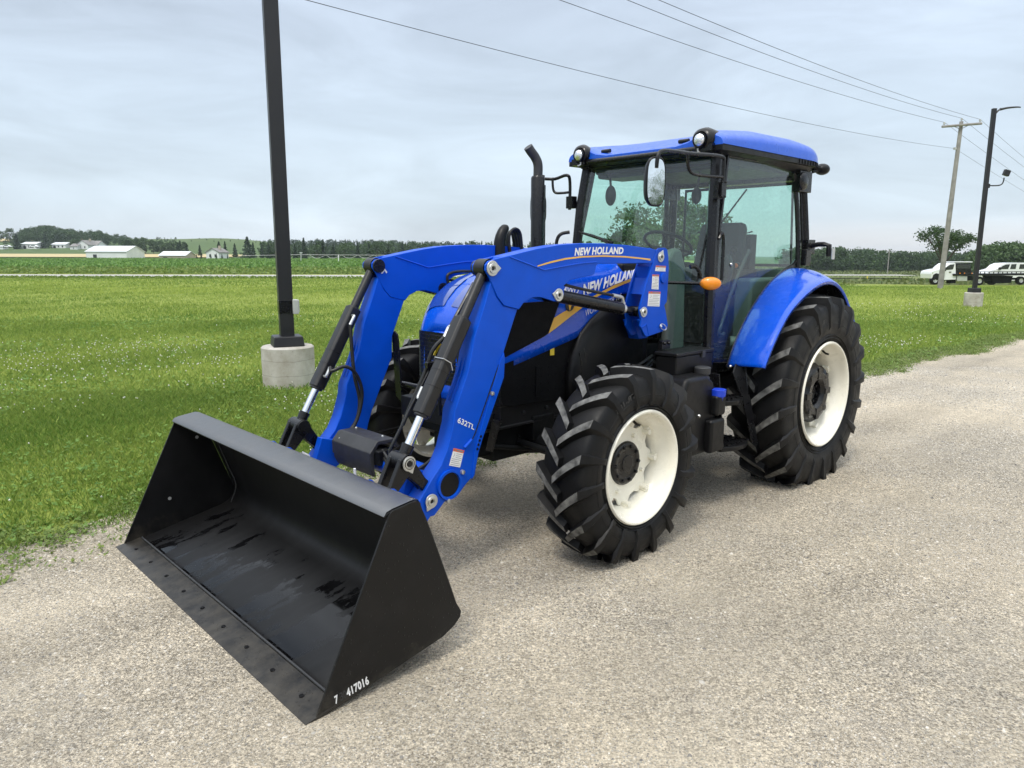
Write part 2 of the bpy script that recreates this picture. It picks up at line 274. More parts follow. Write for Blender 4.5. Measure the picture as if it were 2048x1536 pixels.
    for cs in (cells or ()):
        vo = t.nodes.new('ShaderNodeTexVoronoi'); vo.inputs['Scale'].default_value = cs; t.links.new(P, vo.inputs[0])
        iv = t.nodes.new('ShaderNodeMath'); iv.operation = 'SUBTRACT'; iv.inputs[0].default_value = 1; t.links.new(vo.outputs['Distance'], iv.inputs[1])
        b2 = t.nodes.new('ShaderNodeBump'); b2.inputs['Strength'].default_value = 1; b2.inputs['Distance'].default_value = .55/cs; t.links.new(iv.outputs[0], b2.inputs['Height']); t.links.new(bp.outputs[0], b2.inputs['Normal']); t.links.new(b2.outputs[0], b.inputs['Normal']); bp = b2
    return m
M['lawn'] = ground_mat('lawn_green', ((.15, .20, .035), (.26, .30, .06), (.20, .24, .04)), (.16, 5), bump=.8, bscale=8, bdist=.04)
M['gravel'] = ground_mat('limestone_gravel', ((.40, .36, .30), (.72, .62, .47), (.55, .48, .37)), (.55, 9), bump=1.0, bscale=70, bdist=.02,
    speck=[(85, (.60, .56, .48), (.24, .22, .19), .0, .55)], tracks=.70, cells=(60, 110))
M['asphalt'] = ground_mat('worn_road', ((.33, .32, .30), (.42, .41, .39), (.36, .35, .33)), (.3, 4), bump=.2)
M['crop'] = ground_mat('crop_soil_green', ((.08, .15, .03), (.12, .20, .045), (.09, .13, .035)), (.06, 1.4), bump=.6, bscale=3, bdist=.1)
M['wheat'] = ground_mat('ripe_wheat', ((.45, .36, .18), (.52, .42, .22), (.42, .35, .2)), (.05, 1), bump=.2)
M['hill'] = ground_mat('dull_hill_green', ((.055, .10, .03), (.10, .14, .045), (.07, .11, .035)), (.012, .2), bump=.5, bscale=2, bdist=.1)
M['meadow'] = ground_mat('rough_meadow', ((.13, .16, .05), (.19, .20, .075), (.11, .15, .045)), (.05, .6), bump=.5, bscale=2, bdist=.1)

def leaf_mat(name, a, b_, trans=.25):
    """leaf colour from the per-leaf random value stored in the mesh"""
    m, t, b = newmat(name); at = t.nodes.new('ShaderNodeAttribute'); at.attribute_name = 'rnd'
    r = t.nodes.new('ShaderNodeValToRGB'); e = r.color_ramp.elements; e[0].color = (*a, 1); e[1].color = (*b_, 1); t.links.new(at.outputs['Fac'], r.inputs[0])
    t.links.new(r.outputs[0], b.inputs['Base Color']); b.inputs['Roughness'].default_value = .6; b.inputs['Specular IOR Level'].default_value = .3
    tl = t.nodes.new('ShaderNodeBsdfTranslucent'); t.links.new(r.outputs[0], tl.inputs[0]); ms = t.nodes.new('ShaderNodeMixShader'); ms.inputs[0].default_value = trans
    t.links.new(b.outputs[0], ms.inputs[1]); t.links.new(tl.outputs[0], ms.inputs[2]); t.links.new(ms.outputs[0], t.nodes['Material Output'].inputs[0]); return m
M['blade'] = leaf_mat('grass_blades', (.105, .20, .03), (.39, .465, .105), .3)
M['clover'] = leaf_mat('clover_leaves', (.075, .165, .025), (.20, .33, .07), .3)
M['flower'] = leaf_mat('clover_flowers', (.60, .60, .50), (.8, .8, .74), .2)
M['pebble'] = leaf_mat('loose_pebbles', (.10, .095, .088), (.60, .56, .49), 0)
M['leafA'] = leaf_mat('broad_leaves', (.026, .055, .02), (.070, .125, .038))
M['leafB'] = leaf_mat('lighter_leaves', (.035, .07, .024), (.09, .15, .045))
M['leafC'] = leaf_mat('conifer_needles', (.02, .045, .02), (.045, .085, .034))
M['leafD'] = leaf_mat('crop_leaves', (.07, .16, .03), (.20, .34, .075), .3)
M['leafE'] = leaf_mat('weed_leaves', (.09, .16, .03), (.24, .30, .08), .3)
M['leafF'] = leaf_mat('meadow_leaves', (.07, .11, .03), (.17, .19, .07), .2)
M['lug'] = pbr('worn_lug_rubber', (.105, .105, .10), .75, var=.75, bump=.8, bscale=60, vscale=22)

# ------------------------------------------------------------------ mesh builder
class MB:
    def __init__(s): s.v = []; s.f = []; s.m = []; s.mi = 0
    def add(s, vs, fs):
        o = len(s.v); s.v += [tuple(p) for p in vs]
        for f in fs: s.f.append(tuple(i+o for i in f)); s.m.append(s.mi)
        return s
    def box(s, c, d, R=None, taper=None):
        hx, hy, hz = d[0]/2, d[1]/2, d[2]/2; P = []
        for z in (-1, 1):
            k = 1 if (z < 0 or not taper) else taper
            for x, y in ((-1, -1), (1, -1), (1, 1), (-1, 1)): P.append(Vector((x*hx*k, y*hy*k, z*hz)))
        if R is not None: P = [R @ p for p in P]
        c = Vector(c); return s.add([p+c for p in P], [(3, 2, 1, 0), (4, 5, 6, 7), (0, 1, 5, 4), (1, 2, 6, 5), (2, 3, 7, 6), (3, 0, 4, 7)])
    def prism(s, xz, y0, y1):
        n = len(xz); a = sum(xz[i][0]*xz[(i+1) % n][1]-xz[(i+1) % n][0]*xz[i][1] for i in range(n))
        if a < 0: xz = xz[::-1]
        if y0 > y1: y0, y1 = y1, y0
        vs = [(p[0], y0, p[1]) for p in xz] + [(p[0], y1, p[1]) for p in xz]
        fs = [tuple(range(n)), tuple(range(2*n-1, n-1, -1))] + [(i, i+n, (i+1) % n+n, (i+1) % n) for i in range(n)]
        return s.add(vs, fs)
    def slab(s, pts, nrm, th):
        """polygon in space given thickness th along nrm"""
        n = len(pts); k = Vector(nrm).normalized()*th; vs = [Vector(p) for p in pts] + [Vector(p)+k for p in pts]
        fs = [tuple(range(n-1, -1, -1)), tuple(range(n, 2*n))] + [(i, (i+1) % n, (i+1) % n+n, i+n) for i in range(n)]
        return s.add(vs, fs)
    def tube(s, path, r, seg=12, square=False, cap=True, smoothn=0):
        P = [Vector(p) for p in path]
        if smoothn:
            Q = []
            for i in range(len(P)-1):
                a, b, c, d = P[max(i-1, 0)], P[i], P[i+1], P[min(i+2, len(P)-1)]
                for k in range(smoothn):
                    u = k/smoothn; Q.append(.5*((2*b)+(-a+c)*u+(2*a-5*b+4*c-d)*u*u+(-a+3*b-3*c+d)*u**3))
            Q.append(P[-1]); P = Q
        n = len(P); rs = r if isinstance(r, (list, tuple)) else [r]*n
        if len(rs) != n: rs = [rs[0]+(rs[-1]-rs[0])*i/(n-1) for i in range(n)]
        t0 = (P[1]-P[0]).normalized(); up = Vector((0, 0, 1)) if abs(t0.z) < .9 else Vector((0, 1, 0)); a = t0.cross(up).normalized(); vs = []
        for i in range(n):
            t = (P[min(i+1, n-1)]-P[max(i-1, 0)]).normalized(); a = (a - t*a.dot(t)).normalized(); b = t.cross(a)
            for k in range(seg):
                an = 2*pi*(k+.5)/seg if square else 2*pi*k/seg; q = 1.0
                if square:
                    ca, sa = cos(an), sin(an); q = 1/((abs(ca)**5+abs(sa)**5)**.2)
                vs.append(P[i]+(a*cos(an)+b*sin(an))*rs[i]*q)
        fs = [(i*seg+k, i*seg+(k+1) % seg, (i+1)*seg+(k+1) % seg, (i+1)*seg+k) for i in range(n-1) for k in range(seg)]
        if cap: fs += [tuple(range(seg-1, -1, -1)), tuple((n-1)*seg+k for k in range(seg))]
        return s.add(vs, fs)
    def lathe(s, prof, c=(0, 0, 0), axis='Y', seg=48, closed=False):
        """prof: list of (along axis, radius)"""
        n = len(prof); vs = []
        for a, r in prof:
            for k in range(seg):
                t = 2*pi*k/seg
                p = {'Y': (r*cos(t), a, r*sin(t)), 'X': (a, r*cos(t), r*sin(t)), 'Z': (r*cos(t), r*sin(t), a)}[axis]
                vs.append((p[0]+c[0], p[1]+c[1], p[2]+c[2]))
        m = n if closed else n-1
        fs = [(i*seg+k, ((i+1) % n)*seg+k, ((i+1) % n)*seg+(k+1) % seg, i*seg+(k+1) % seg) for i in range(m) for k in range(seg)]
        return s.add(vs, fs)
    def ball(s, c, r, sx=1, sy=1, sz=1, seg=20, rings=12):
        vs = [(c[0], c[1], c[2]-r*sz)]
        for i in range(1, rings):
            a = -pi/2+pi*i/rings
            for k in range(seg): vs.append((c[0]+r*sx*cos(a)*cos(2*pi*k/seg), c[1]+r*sy*cos(a)*sin(2*pi*k/seg), c[2]+r*sz*sin(a)))
        vs.append((c[0], c[1], c[2]+r*sz)); L = len(vs)-1; fs = [(0, 1+(k+1) % seg, 1+k) for k in range(seg)]
        for i in range(rings-2):
            for k in range(seg): fs.append((1+i*seg+k, 1+i*seg+(k+1) % seg, 1+(i+1)*seg+(k+1) % seg, 1+(i+1)*seg+k))
        fs += [(L, 1+(rings-2)*seg+k, 1+(rings-2)*seg+(k+1) % seg) for k in range(seg)]
        return s.add(vs, fs)
    def grid(s, rows, close=False):
        n, m = len(rows), len(rows[0]); vs = [p for r in rows for p in r]
        return s.add(vs, [(i*m+j, i*m+j+1, (i+1)*m+j+1, (i+1)*m+j) for i in range(n-1) for j in range(m-1)])
    def xf(s, f): s.v = [tuple(f(p)) for p in s.v]; return s
    def build(s, name, mats, parent=None, bevel=0, smooth=32, label=None, fix=True):
        me = bpy.data.meshes.new(name); me.from_pydata(s.v, [], s.f)
        if not isinstance(mats, (list, tuple)): mats = [mats]
        for q in mats: me.materials.append(q)
        me.polygons.foreach_set('material_index', s.m)
        if fix:
            import bmesh
            b = bmesh.new(); b.from_mesh(me); bmesh.ops.recalc_face_normals(b, faces=b.faces); b.to_mesh(me); b.free()
        if smooth:
            me.polygons.foreach_set('use_smooth', [True]*len(me.polygons)); me.set_sharp_from_angle(angle=radians(smooth))
        me.update()
        o = bpy.data.objects.new(name, me); C.objects.link(o); o.parent = parent
        if bevel:
            md = o.modifiers.new('bevel', 'BEVEL'); md.width = bevel; md.segments = 2; md.limit_method = 'ANGLE'; md.angle_limit = radians(38); md.harden_normals = True
        if label: o['label'] = label
        return o
def thing(name, label, cat, loc=(0, 0, 0), rz=0, group=None):
    o = bpy.data.objects.new(name, None); C.objects.link(o); o.location = loc; o.rotation_euler = (0, 0, rz)
    o['label'] = label; o['category'] = cat
    if group: o['group'] = group
    return o
def tag(o, label, cat, group=None, kind=None):
    o['label'] = label; o['category'] = cat
    if group: o['group'] = group
    if kind: o['kind'] = kind
    return o
def struct(o, label=None):
    o['kind'] = 'structure'
    if label: o['label'] = label
    return o
def fastmesh(name, V, F, mats, rnd=None, parent=None, smooth=False):
    """V (n,3), F (m,k) all the same k"""
    me = bpy.data.meshes.new(name); n = len(V); m, k = F.shape
    me.vertices.add(n); me.vertices.foreach_set('co', V.astype(np.float32).ravel())
    me.loops.add(m*k); me.loops.foreach_set('vertex_index', F.astype(np.int32).ravel())
    me.polygons.add(m); me.polygons.foreach_set('loop_start', np.arange(0, m*k, k, dtype=np.int32)); me.polygons.foreach_set('loop_total', np.full(m, k, dtype=np.int32))
    if smooth: me.polygons.foreach_set('use_smooth', np.ones(m, dtype=bool))
    me.update(calc_edges=True)
    for q in (mats if isinstance(mats, (list, tuple)) else [mats]): me.materials.append(q)
    if rnd is not None:
        a = me.attributes.new('rnd', 'FLOAT', 'POINT'); a.data.foreach_set('value', rnd.astype(np.float32))
    me.validate()
    o = bpy.data.objects.new(name, me); C.objects.link(o); o.parent = parent; return o
def lettering(txt, fn, mat, parent, name='lettering', shear=0.0, bold=0.0, label=None, space=1.0):
    """real letters laid on a surface: fn(u, v) maps the unit square of the word to a point"""
    cu = bpy.data.curves.new('t', 'FONT'); cu.body = txt; cu.shear = shear; cu.offset = bold; cu.resolution_u = 3; cu.space_character = space
    ob = bpy.data.objects.new('t', cu); C.objects.link(ob); bpy.context.view_layer.update()
    me = bpy.data.meshes.new_from_object(ob); bpy.data.objects.remove(ob); me.name = name
    co = np.empty(len(me.vertices)*3); me.vertices.foreach_get('co', co); co = co.reshape(-1, 3)
    lo = co.min(0); hi = co.max(0); d = np.maximum(hi-lo, 1e-6)
    for i, v in enumerate(me.vertices): v.co = fn((co[i, 0]-lo[0])/d[0], (co[i, 1]-lo[1])/d[1])
    me.materials.clear(); me.materials.append(mat)
    o = bpy.data.objects.new(name, me); C.objects.link(o); o.parent = parent
    if label: o['label'] = label
    return o
def quadmap(y, tl, tr, br, bl, s=0.0):
    """unit square -> quad on the plane y (tractor frame), corners given in view directions"""
    A = [Vector(T(*p, y=y, s=s)) for p in (bl, br, tl, tr)]
    return lambda u, v: (A[0]*(1-u)+A[1]*u)*(1-v)+(A[2]*(1-u)+A[3]*u)*v
# ================================================================== THE SETTING
def sheet(name, xs_fn, ys, m, off, mat):
    V = []; n = len(ys)
    for y in ys:
        a, b_ = xs_fn(y); xx = np.linspace(a, b_, m); zz = ground_z(xx, np.full(m, y))+off
        V += list(zip(xx, [y]*m, zz))
    F = np.array([(i*m+j, i*m+j+1, (i+1)*m+j+1, (i+1)*m+j) for i in range(n-1) for j in range(m-1)])
    return fastmesh(name, np.array(V), F, mat, smooth=True)
ysL = list(np.linspace(-60, 40, 26))+list(np.geomspace(42, 3200, 90))
struct(sheet('lawn', lambda y: (-(90+max(y, 0)*1.6), 90+max(y, 0)*1.6), ysL, 121, 0, M['lawn']))
# driveway: its far edge wanders against the grass
E0, E1 = np.array([-3.17, 4.31]), np.array([11.75, 16.82]); ed = (E1-E0)/np.linalg.norm(E1-E0); en = np.array([-ed[1], ed[0]])   # en points to the grass
def edge_off(t): return .16*sin(t*.9+.5)+.08*sin(t*2.7)+.05*sin(t*6.1+1)+.03*sin(t*14)-.55*exp(-((t-2.6)/2.2)**2)*-1*0
EP = []
base_pts = [(-60, -52), (-12, -4.4), (-3.17, 4.25), (-2.4, 5.0), (-1.25, 6.2), (.6, 7.9), (5.75, 11.9), (11.75, 16.9), (20, 23.2), (70, 60)]
def edge_at(x): return float(np.interp(x, [p[0] for p in base_pts], [p[1] for p in base_pts]))
for x in np.concatenate([np.linspace(-60, -6, 30), np.linspace(-5.9, 16, 520), np.linspace(16.2, 45, 50)]):
    y = edge_at(x)+.15*sin(x*1.9)+.07*sin(x*4.7+1)+.04*sin(x*11)+.025*sin(x*27+2)
    EP.append((x, y+.12))
V = []; F = []
for x, y in EP: V += [(x, y, .004), (x+.6, y-1.6, .004), (x+6, y-8, .004), (x+30, y-40, .004)]
for i in range(len(EP)-1):
    for k in range(3): F.append((i*4+k, i*4+k+1, i*4+5+k, i*4+4+k))
struct(fastmesh('gravel_driveway', np.array(V), np.array(F), M['gravel']))
def edge_dist(x, y):   # >0 on the grass
    xs = np.array([p[0] for p in EP]); yy = np.array([p[1] for p in EP]); return (y-np.interp(x, xs, yy))*.76
struct(sheet('road', lambda y: (-160, 30), np.linspace(58.2, 66.5, 4), 60, .03, M['asphalt']))
struct(sheet('crop_field', lambda y: (-(70+y*.95), 12+y*.02), np.linspace(71, 285, 40), 60, .05, M['crop']))
struct(sheet('far_road', lambda y: (78, 103), np.linspace(188, 198, 3), 20, .9, M['asphalt']))
struct(sheet('meadow', lambda y: (38+y*.15, 60+y*.75), np.linspace(86, 300, 30), 50, .06, M['meadow']))
struct(sheet('wheat_field', lambda y: (-330, -118), np.linspace(302, 345, 10), 40, .6, M['wheat']))
struct(sheet('ripe_hillside', lambda y: (-365, -290), np.linspace(470, 520, 10), 20, .8, M['wheat']))

struct(sheet('hills', lambda y: (-y*1.1, y*1.3), np.geomspace(301, 3100, 60), 121, .35, M['hill']))
# ---- grass: tapered blades, bigger and sparser with distance
def in_view(x, y, m=1.1): return (np.abs(x/np.maximum(y, .1)) < (1024/FPX)*m+.25/np.maximum(y, 1)*2)
def blades(n, y0, y1, h, w, xr, dens=None):
    # sample area-uniform in a trapezoid
    y = np.sqrt(rng.uniform(y0**2, y1**2, n)); x = rng.uniform(-1, 1, n)*(y*.80+1.0)
    return x, y
def off_bucket(x, y):
    u = (x-TX)*cyw+(y-TY)*syw; v = -(x-TX)*syw+(y-TY)*cyw; return ~((u > 3.75) & (u < 4.66) & (np.abs(v) < 1.26))
def ok_lawn(x, y, fringe):
    d = edge_dist(x, y); nz = (np.sin(x*3.1+y*1.7)+np.sin(x*7.3-y*5.1+2)+np.sin(x*1.3-y*2.2))*.10
    return (d+nz*1.0) > fringe
tractor_c = (cos(YAW), sin(YAW))
def leaves_block(specs):
    Vs, Rs = [], []
    for (n, y0, y1, h, w) in specs:
        x, y = blades(n, y0, y1, h, w, None)
        e = rng.exponential(.22, n); wob = (np.sin(x*2.3+y*.7)+np.sin(x*5.1-y*2.9+1)+np.sin(x*9.7+y*6.1+2)+.7*np.sin(x*17-y*13))*.13; k = edge_dist(x, y) > (.10+wob+rng.exponential(.16, n)-.12)     # thins out over the verge
        nz = np.sin(x*2.1+y*1.3)+np.sin(x*5.3-y*3.1+2)+np.sin(x*11-y*9)
        k &= off_bucket(x, y)
        x, y = x[k], y[k]; m = len(x)
        a = rng.uniform(0, 2*pi, m); hh = h*rng.uniform(.45, 1.25, m)*(1+.3*np.sin(x*1.1)*np.sin(y*.9)); ww = w*rng.uniform(.6, 1.2, m); ln = rng.uniform(.1, .9, m)*hh
        z = ground_z(x, y); b = rng.uniform(0, 2*pi, m)
        dx, dy = np.cos(a)*ww/2, np.sin(a)*ww/2; lx, ly = np.cos(b)*ln, np.sin(b)*ln
        V = np.stack([np.stack([x-dx, y-dy, z], 1), np.stack([x+dx, y+dy, z], 1), np.stack([x+dx*.7+lx*.35, y+dy*.7+ly*.35, z+hh*.6], 1), np.stack([x+lx, y+ly, z+hh], 1)], 1)
        patch = .22+.34*smooth01(5, 24, y)+.16*np.sin(x*.31+1)*np.sin(y*.37)+.10*np.sin(x*1.7-y*.8)+.10*np.sin(y*.23+x*.05)+rng.normal(0, .19, m)
        Vs.append(V.reshape(-1, 3)); Rs.append(np.repeat(np.clip(patch, 0, 1), 4))
    V = np.concatenate(Vs); R_ = np.concatenate(Rs); n = len(V)//4
    F = (np.arange(n)*4)[:, None]+np.array([0, 1, 2, 3]); return V, F, R_
V, F, R_ = leaves_block([(230000, 3.8, 9.5, .060, .0065), (60000, 3.8, 14, .065, .009), (190000, 8, 20, .065, .012), (70000, 12, 27, .07, .018), (120000, 17, 42, .07, .028), (60000, 34, 57, .09, .07)])
tag(fastmesh('grass', V, F, M['blade'], R_), 'short green mown lawn grass beyond the gravel', 'grass', kind='stuff')
# clover leaves and weeds near the verge
def clover(n, y0, y1, sz, fr=(-.6, 3.0)):
    x, y = blades(n, y0, y1, 0, 0, None); d = edge_dist(x, y); k = off_bucket(x, y) & (d > fr[0]+rng.exponential(.35, n)) & (np.sin(x*1.9+1)+np.sin(y*1.4)+np.sin(x*4.3-y*3.7) > rng.uniform(-1.2, 1.4, n)); x, y = x[k], y[k]; m = len(x)
    z = ground_z(x, y)+rng.uniform(.015, .075, m); s = sz*rng.uniform(.6, 1.3, m); V = []
    a = rng.uniform(0, 2*pi, m); tl = rng.uniform(-.5, .5, (m, 2))
    out = []
    for q in range(3):
        an = a+q*2.09; cx, cy = x+np.cos(an)*s*.55, y+np.sin(an)*s*.55
        P = []
        for (u, v) in ((-.55, 0), (0, -.5), (.55, 0), (0, .5)):
            px = cx+np.cos(an)*u*s-np.sin(an)*v*s; py = cy+np.sin(an)*u*s+np.cos(an)*v*s; P.append(np.stack([px, py, z+tl[:, 0]*(px-x)+tl[:, 1]*(py-y)], 1))
        out.append(np.stack(P, 1))
    V = np.concatenate(out).reshape(-1, 3); r = np.tile(rng.uniform(0, 1, m), 3)
    return V, (np.arange(len(V)//4)*4)[:, None]+np.array([0, 1, 2, 3]), np.repeat(r, 4)
V1, F1, R1 = clover(26000, 3.8, 10, .017); V2, F2, R2 = clover(22000, 10, 22, .028)
tag(fastmesh('clover', np.concatenate([V1, V2]), np.concatenate([F1, F2+len(V1)]), M['clover'], np.concatenate([R1, R2])), 'round clover leaves mixed into the lawn near the gravel edge', 'clover', kind='stuff')
# white clover flowers
def octas(x, y, z, r):
    m = len(x); D = np.array([(1, 0, 0), (0, 1, 0), (-1, 0, 0), (0, -1, 0), (0, 0, 1), (0, 0, -1)])
    V = np.stack([x, y, z], 1)[:, None, :]+D[None]*r[:, None, None]; f = np.array([(0, 1, 4), (1, 2, 4), (2, 3, 4), (3, 0, 4), (1, 0, 5), (2, 1, 5), (3, 2, 5), (0, 3, 5)])
    return V.reshape(-1, 3), (np.arange(m)*6)[:, None, None]+f[None]
Vs, Fs, o = [], [], 0
for (n, y0, y1, r) in ((2200, 4.2, 9, .0095), (4600, 8, 16, .012), (2600, 14, 28, .015)):
    x, y = blades(n, y0, y1, 0, 0, None); d = edge_dist(x, y)
    cl = (.9 if y1 < 10 else .25)+np.sin(x*.9+2)+np.sin(y*.8+x*.3)+np.sin(x*2.7-y*1.9)*.7
    k = (d > .35) & (cl > rng.uniform(-.6, 1.6, n)) & (d < 10+rng.exponential(3, n)); x, y = x[k], y[k]; m = len(x)
    v, f = octas(x, y, ground_z(x, y)+rng.uniform(.05, .11, m), r*rng.uniform(.7, 1.25, m)); Vs.append(v); Fs.append(f.reshape(-1, 3)+o); o += len(v)
V = np.concatenate(Vs); tag(fastmesh('clover_flowers', V, np.concatenate(Fs), M['flower'], rng.uniform(0, 1, len(V))), 'tiny white clover blossoms dotted over the lawn', 'flowers', kind='stuff')
# weeds creeping on the bare verge
def weeds(nc):
    cx = rng.uniform(-6, 14, nc); d0 = rng.uniform(-.95, .35, nc)*np.where(cx > 2, .55, 1.0); cy = np.interp(cx, [q[0] for q in EP], [q[1] for q in EP])+d0/.76
    k = off_bucket(cx, cy) & (rng.uniform(0, 1, nc) < np.clip(1.05+d0*1.1, .08, 1)); cx, cy = cx[k], cy[k]; out = []; rr = []
    for j in range(len(cx)):
        m = rng.integers(14, 60); sp = rng.uniform(.03, .09); px = cx[j]+rng.normal(0, sp, m); py = cy[j]+rng.normal(0, sp, m); k2 = off_bucket(px, py); px, py = px[k2], py[k2]; m = len(px)
        a = rng.uniform(0, 2*pi, m); s = rng.uniform(.006, .017, m); z = .004+np.exp(-((px-cx[j])**2+(py-cy[j])**2)/(2*sp*sp))*rng.uniform(0, .06, m); t1 = rng.uniform(-1, 1, (m, 2)); P = []
        for (u, v) in ((-1, 0), (0, -.45), (1, 0), (0, .45)):
            ax = np.cos(a)*u*s-np.sin(a)*v*s; ay = np.sin(a)*u*s+np.cos(a)*v*s; P.append(np.stack([px+ax, py+ay, z+t1[:, 0]*ax+t1[:, 1]*ay], 1))
        out.append(np.stack(P, 1)); rr.append(np.clip(rng.uniform(0, .7, m)+rng.uniform(0, .3), 0, 1))
    V = np.concatenate(out).reshape(-1, 3); return V, (np.arange(len(V)//4)*4)[:, None]+np.array([0, 1, 2, 3]), np.repeat(np.concatenate(rr), 4)
V, F, R_ = weeds(5200); tag(fastmesh('verge_weeds', V, F, M['leafE'], R_), 'small yellowish green weeds creeping over the bare gravel verge', 'weeds', kind='stuff')
# loose stones
n = 620000; y = np.sqrt(rng.uniform(1.35**2, 12**2, n)); x = rng.uniform(-1, 1, n)*(y*.78+.5)
pn = np.sin(x*1.1+y*.6+1)+np.sin(x*2.3-y*1.7+2)+np.sin(x*.7-y*2.9)+.8*np.sin(x*4.1+y*3.3)+.6*np.sin(x*7.7-y*6.1+1)      # stony patches between sandy ones
k = off_bucket(x, y) & (edge_dist(x, y) < rng.normal(.0, .12, n)) & (pn > rng.normal(-.2, 1.5, n)); x, y = x[k], y[k]; m = len(x)
sz = np.clip(rng.lognormal(-6.15, .45, m), .0011, .012)*(1+.06*y); rx = rng.uniform(.7, 1.4, m); a = rng.uniform(0, 2*pi, m)
D = np.array([(1, 0, .0), (.2, 1, 0), (-1, .1, .0), (-.1, -1, 0), (.15, .1, .8)])[None]*rng.uniform(.7, 1.3, (m, 5, 3)); D[:, :, 0] *= rx[:, None]; D *= sz[:, None, None]
X = D[:, :, 0]*np.cos(a)[:, None]-D[:, :, 1]*np.sin(a)[:, None]; Y_ = D[:, :, 0]*np.sin(a)[:, None]+D[:, :, 1]*np.cos(a)[:, None]
V = np.stack([X+x[:, None], Y_+y[:, None], D[:, :, 2]+.004], 2).reshape(-1, 3); f = np.array([(0, 1, 4), (1, 2, 4), (2, 3, 4), (3, 0, 4)])
F = ((np.arange(m)*5)[:, None, None]+f[None]).reshape(-1, 3); g = rng.uniform(0, 1, m)
tag(fastmesh('gravel_stones', V, F, M['pebble'], np.repeat(g, 5)), 'pale loose limestone chips lying on the driveway', 'gravel', kind='stuff')
# crop rows in the far field, ditch grass
def cards(n, x0, x1, y0, y1, s, h, cond=None, base=0.0):
    y = rng.uniform(y0, y1, n) if y1-y0 < 60 else np.sqrt(rng.uniform(y0**2, y1**2, n)); x = rng.uniform(x0, x1, n)*(y/y1 if x1-x0 > 150 else 1); z = ground_z(x, y)+base+rng.uniform(.15, 1, n)*h
    if cond is not None: k = cond(x, y); x, y, z = x[k], y[k], z[k]
    m = len(x); u = rng.normal(0, 1, (m, 3)); u /= np.linalg.norm(u, axis=1)[:, None]; w = rng.normal(0, 1, (m, 3)); w -= u*(u*w).sum(1)[:, None]; w /= np.linalg.norm(w, axis=1)[:, None]
    s = s*rng.uniform(.6, 1.3, m)[:, None]; P = np.stack([x, y, z], 1)
    return np.stack([P-u*s, P-w*s*.6, P+u*s, P+w*s*.6], 1).reshape(-1, 3), (np.arange(m)*4)[:, None]+np.array([0, 1, 2, 3]), np.repeat(rng.uniform(0, 1, m), 4)
V, F, R_ = cards(60000, -230, 16, 73, 285, .20, .55, lambda x, y: (x > -y*.8) & (x < 14)); tag(fastmesh('crop_plants', V, F, M['leafD'], R_), 'low dark green crop covering the flat field beyond the road', 'crop', kind='stuff')
V, F, R_ = cards(26000, -75, 30, 66.8, 86, .14, .5); V2, F2, R2 = cards(9000, -50, 26, 55.5, 58.2, .09, .16)
tag(fastmesh('roadside_grass', np.concatenate([V, V2]), np.concatenate([F, F2+len(V)]), M['leafE'], np.concatenate([R_, R2])), 'longer pale rough grass along both sides of the road', 'grass', kind='stuff')
V, F, R_ = cards(26000, 30, 230, 84, 300, .32, .7, lambda x, y: (x > 34+y*.15) & ~((y > 165) & (y < 200))); tag(fastmesh('meadow_grass', V, F, M['leafF'], R_), 'rough green and straw coloured grass in the low meadow before the wood', 'grass', kind='stuff')

# ---- trees
def crown_mesh(kind, seed, H, Wd, nleaf, leaf, trunk_h=.2):
    """leaf clusters gathered on many clumps; returns verts, faces, rnd"""
    r = np.random.default_rng(seed); P = []; RR = []
    if kind == 'conifer':
        n = nleaf; t = r.uniform(0, 1, n)**.75; zz = H*(.06+.94*(1-t)**1.0) if False else H*(.05+.95*r.uniform(0, 1, n)**1.25)
        f = 1-(zz/H); tier = .78+.22*np.sin(zz/H*38+r.uniform(0, 6)); rad = Wd/2*f**.85*tier*np.sqrt(r.uniform(.25, 1, n)); a = r.uniform(0, 2*pi, n); rad *= 1+.2*np.sin(a*5+zz*3)
        P = np.stack([rad*np.cos(a), rad*np.sin(a), zz-rad*.12], 1); RR = r.uniform(0, 1, n)
    else:
        nc = 26; C_ = []
        for k in range(nc):
            a = r.uniform(0, 2*pi); u = r.uniform(0, 1); zc = H*(trunk_h+.10+(.84-trunk_h)*u); rad = Wd/2*.72*sqrt(max(.05, 1-((u-.42)/.62)**2))*sqrt(r.uniform(.05, 1))
            C_.append((rad*cos(a), rad*sin(a), zc, Wd*r.uniform(.10, .20)))
        C_ = np.array(C_); i = r.integers(0, nc, nleaf); d = r.normal(0, 1, (nleaf, 3)); d /= np.linalg.norm(d, axis=1)[:, None]
        q = r.uniform(.35, 1.05, nleaf)**.5; P = C_[i, :3]+d*(C_[i, 3]*q)[:, None]*np.array([1, 1, .75]); RR = np.clip(r.uniform(0, 1, nleaf)*.7+(i % 5)*.09, 0, 1)
    m = len(P); u = r.normal(0, 1, (m, 3)); u /= np.linalg.norm(u, axis=1)[:, None]; w = r.normal(0, 1, (m, 3)); w -= u*(u*w).sum(1)[:, None]; w /= np.linalg.norm(w, axis=1)[:, None]
    s = leaf*r.uniform(.6, 1.4, m)[:, None]
    V = np.stack([P-u*s, P-w*s*.55, P+u*s, P+w*s*.55], 1).reshape(-1, 3); return V, (np.arange(m)*4)[:, None]+np.array([0, 1, 2, 3]), np.repeat(RR, 4)
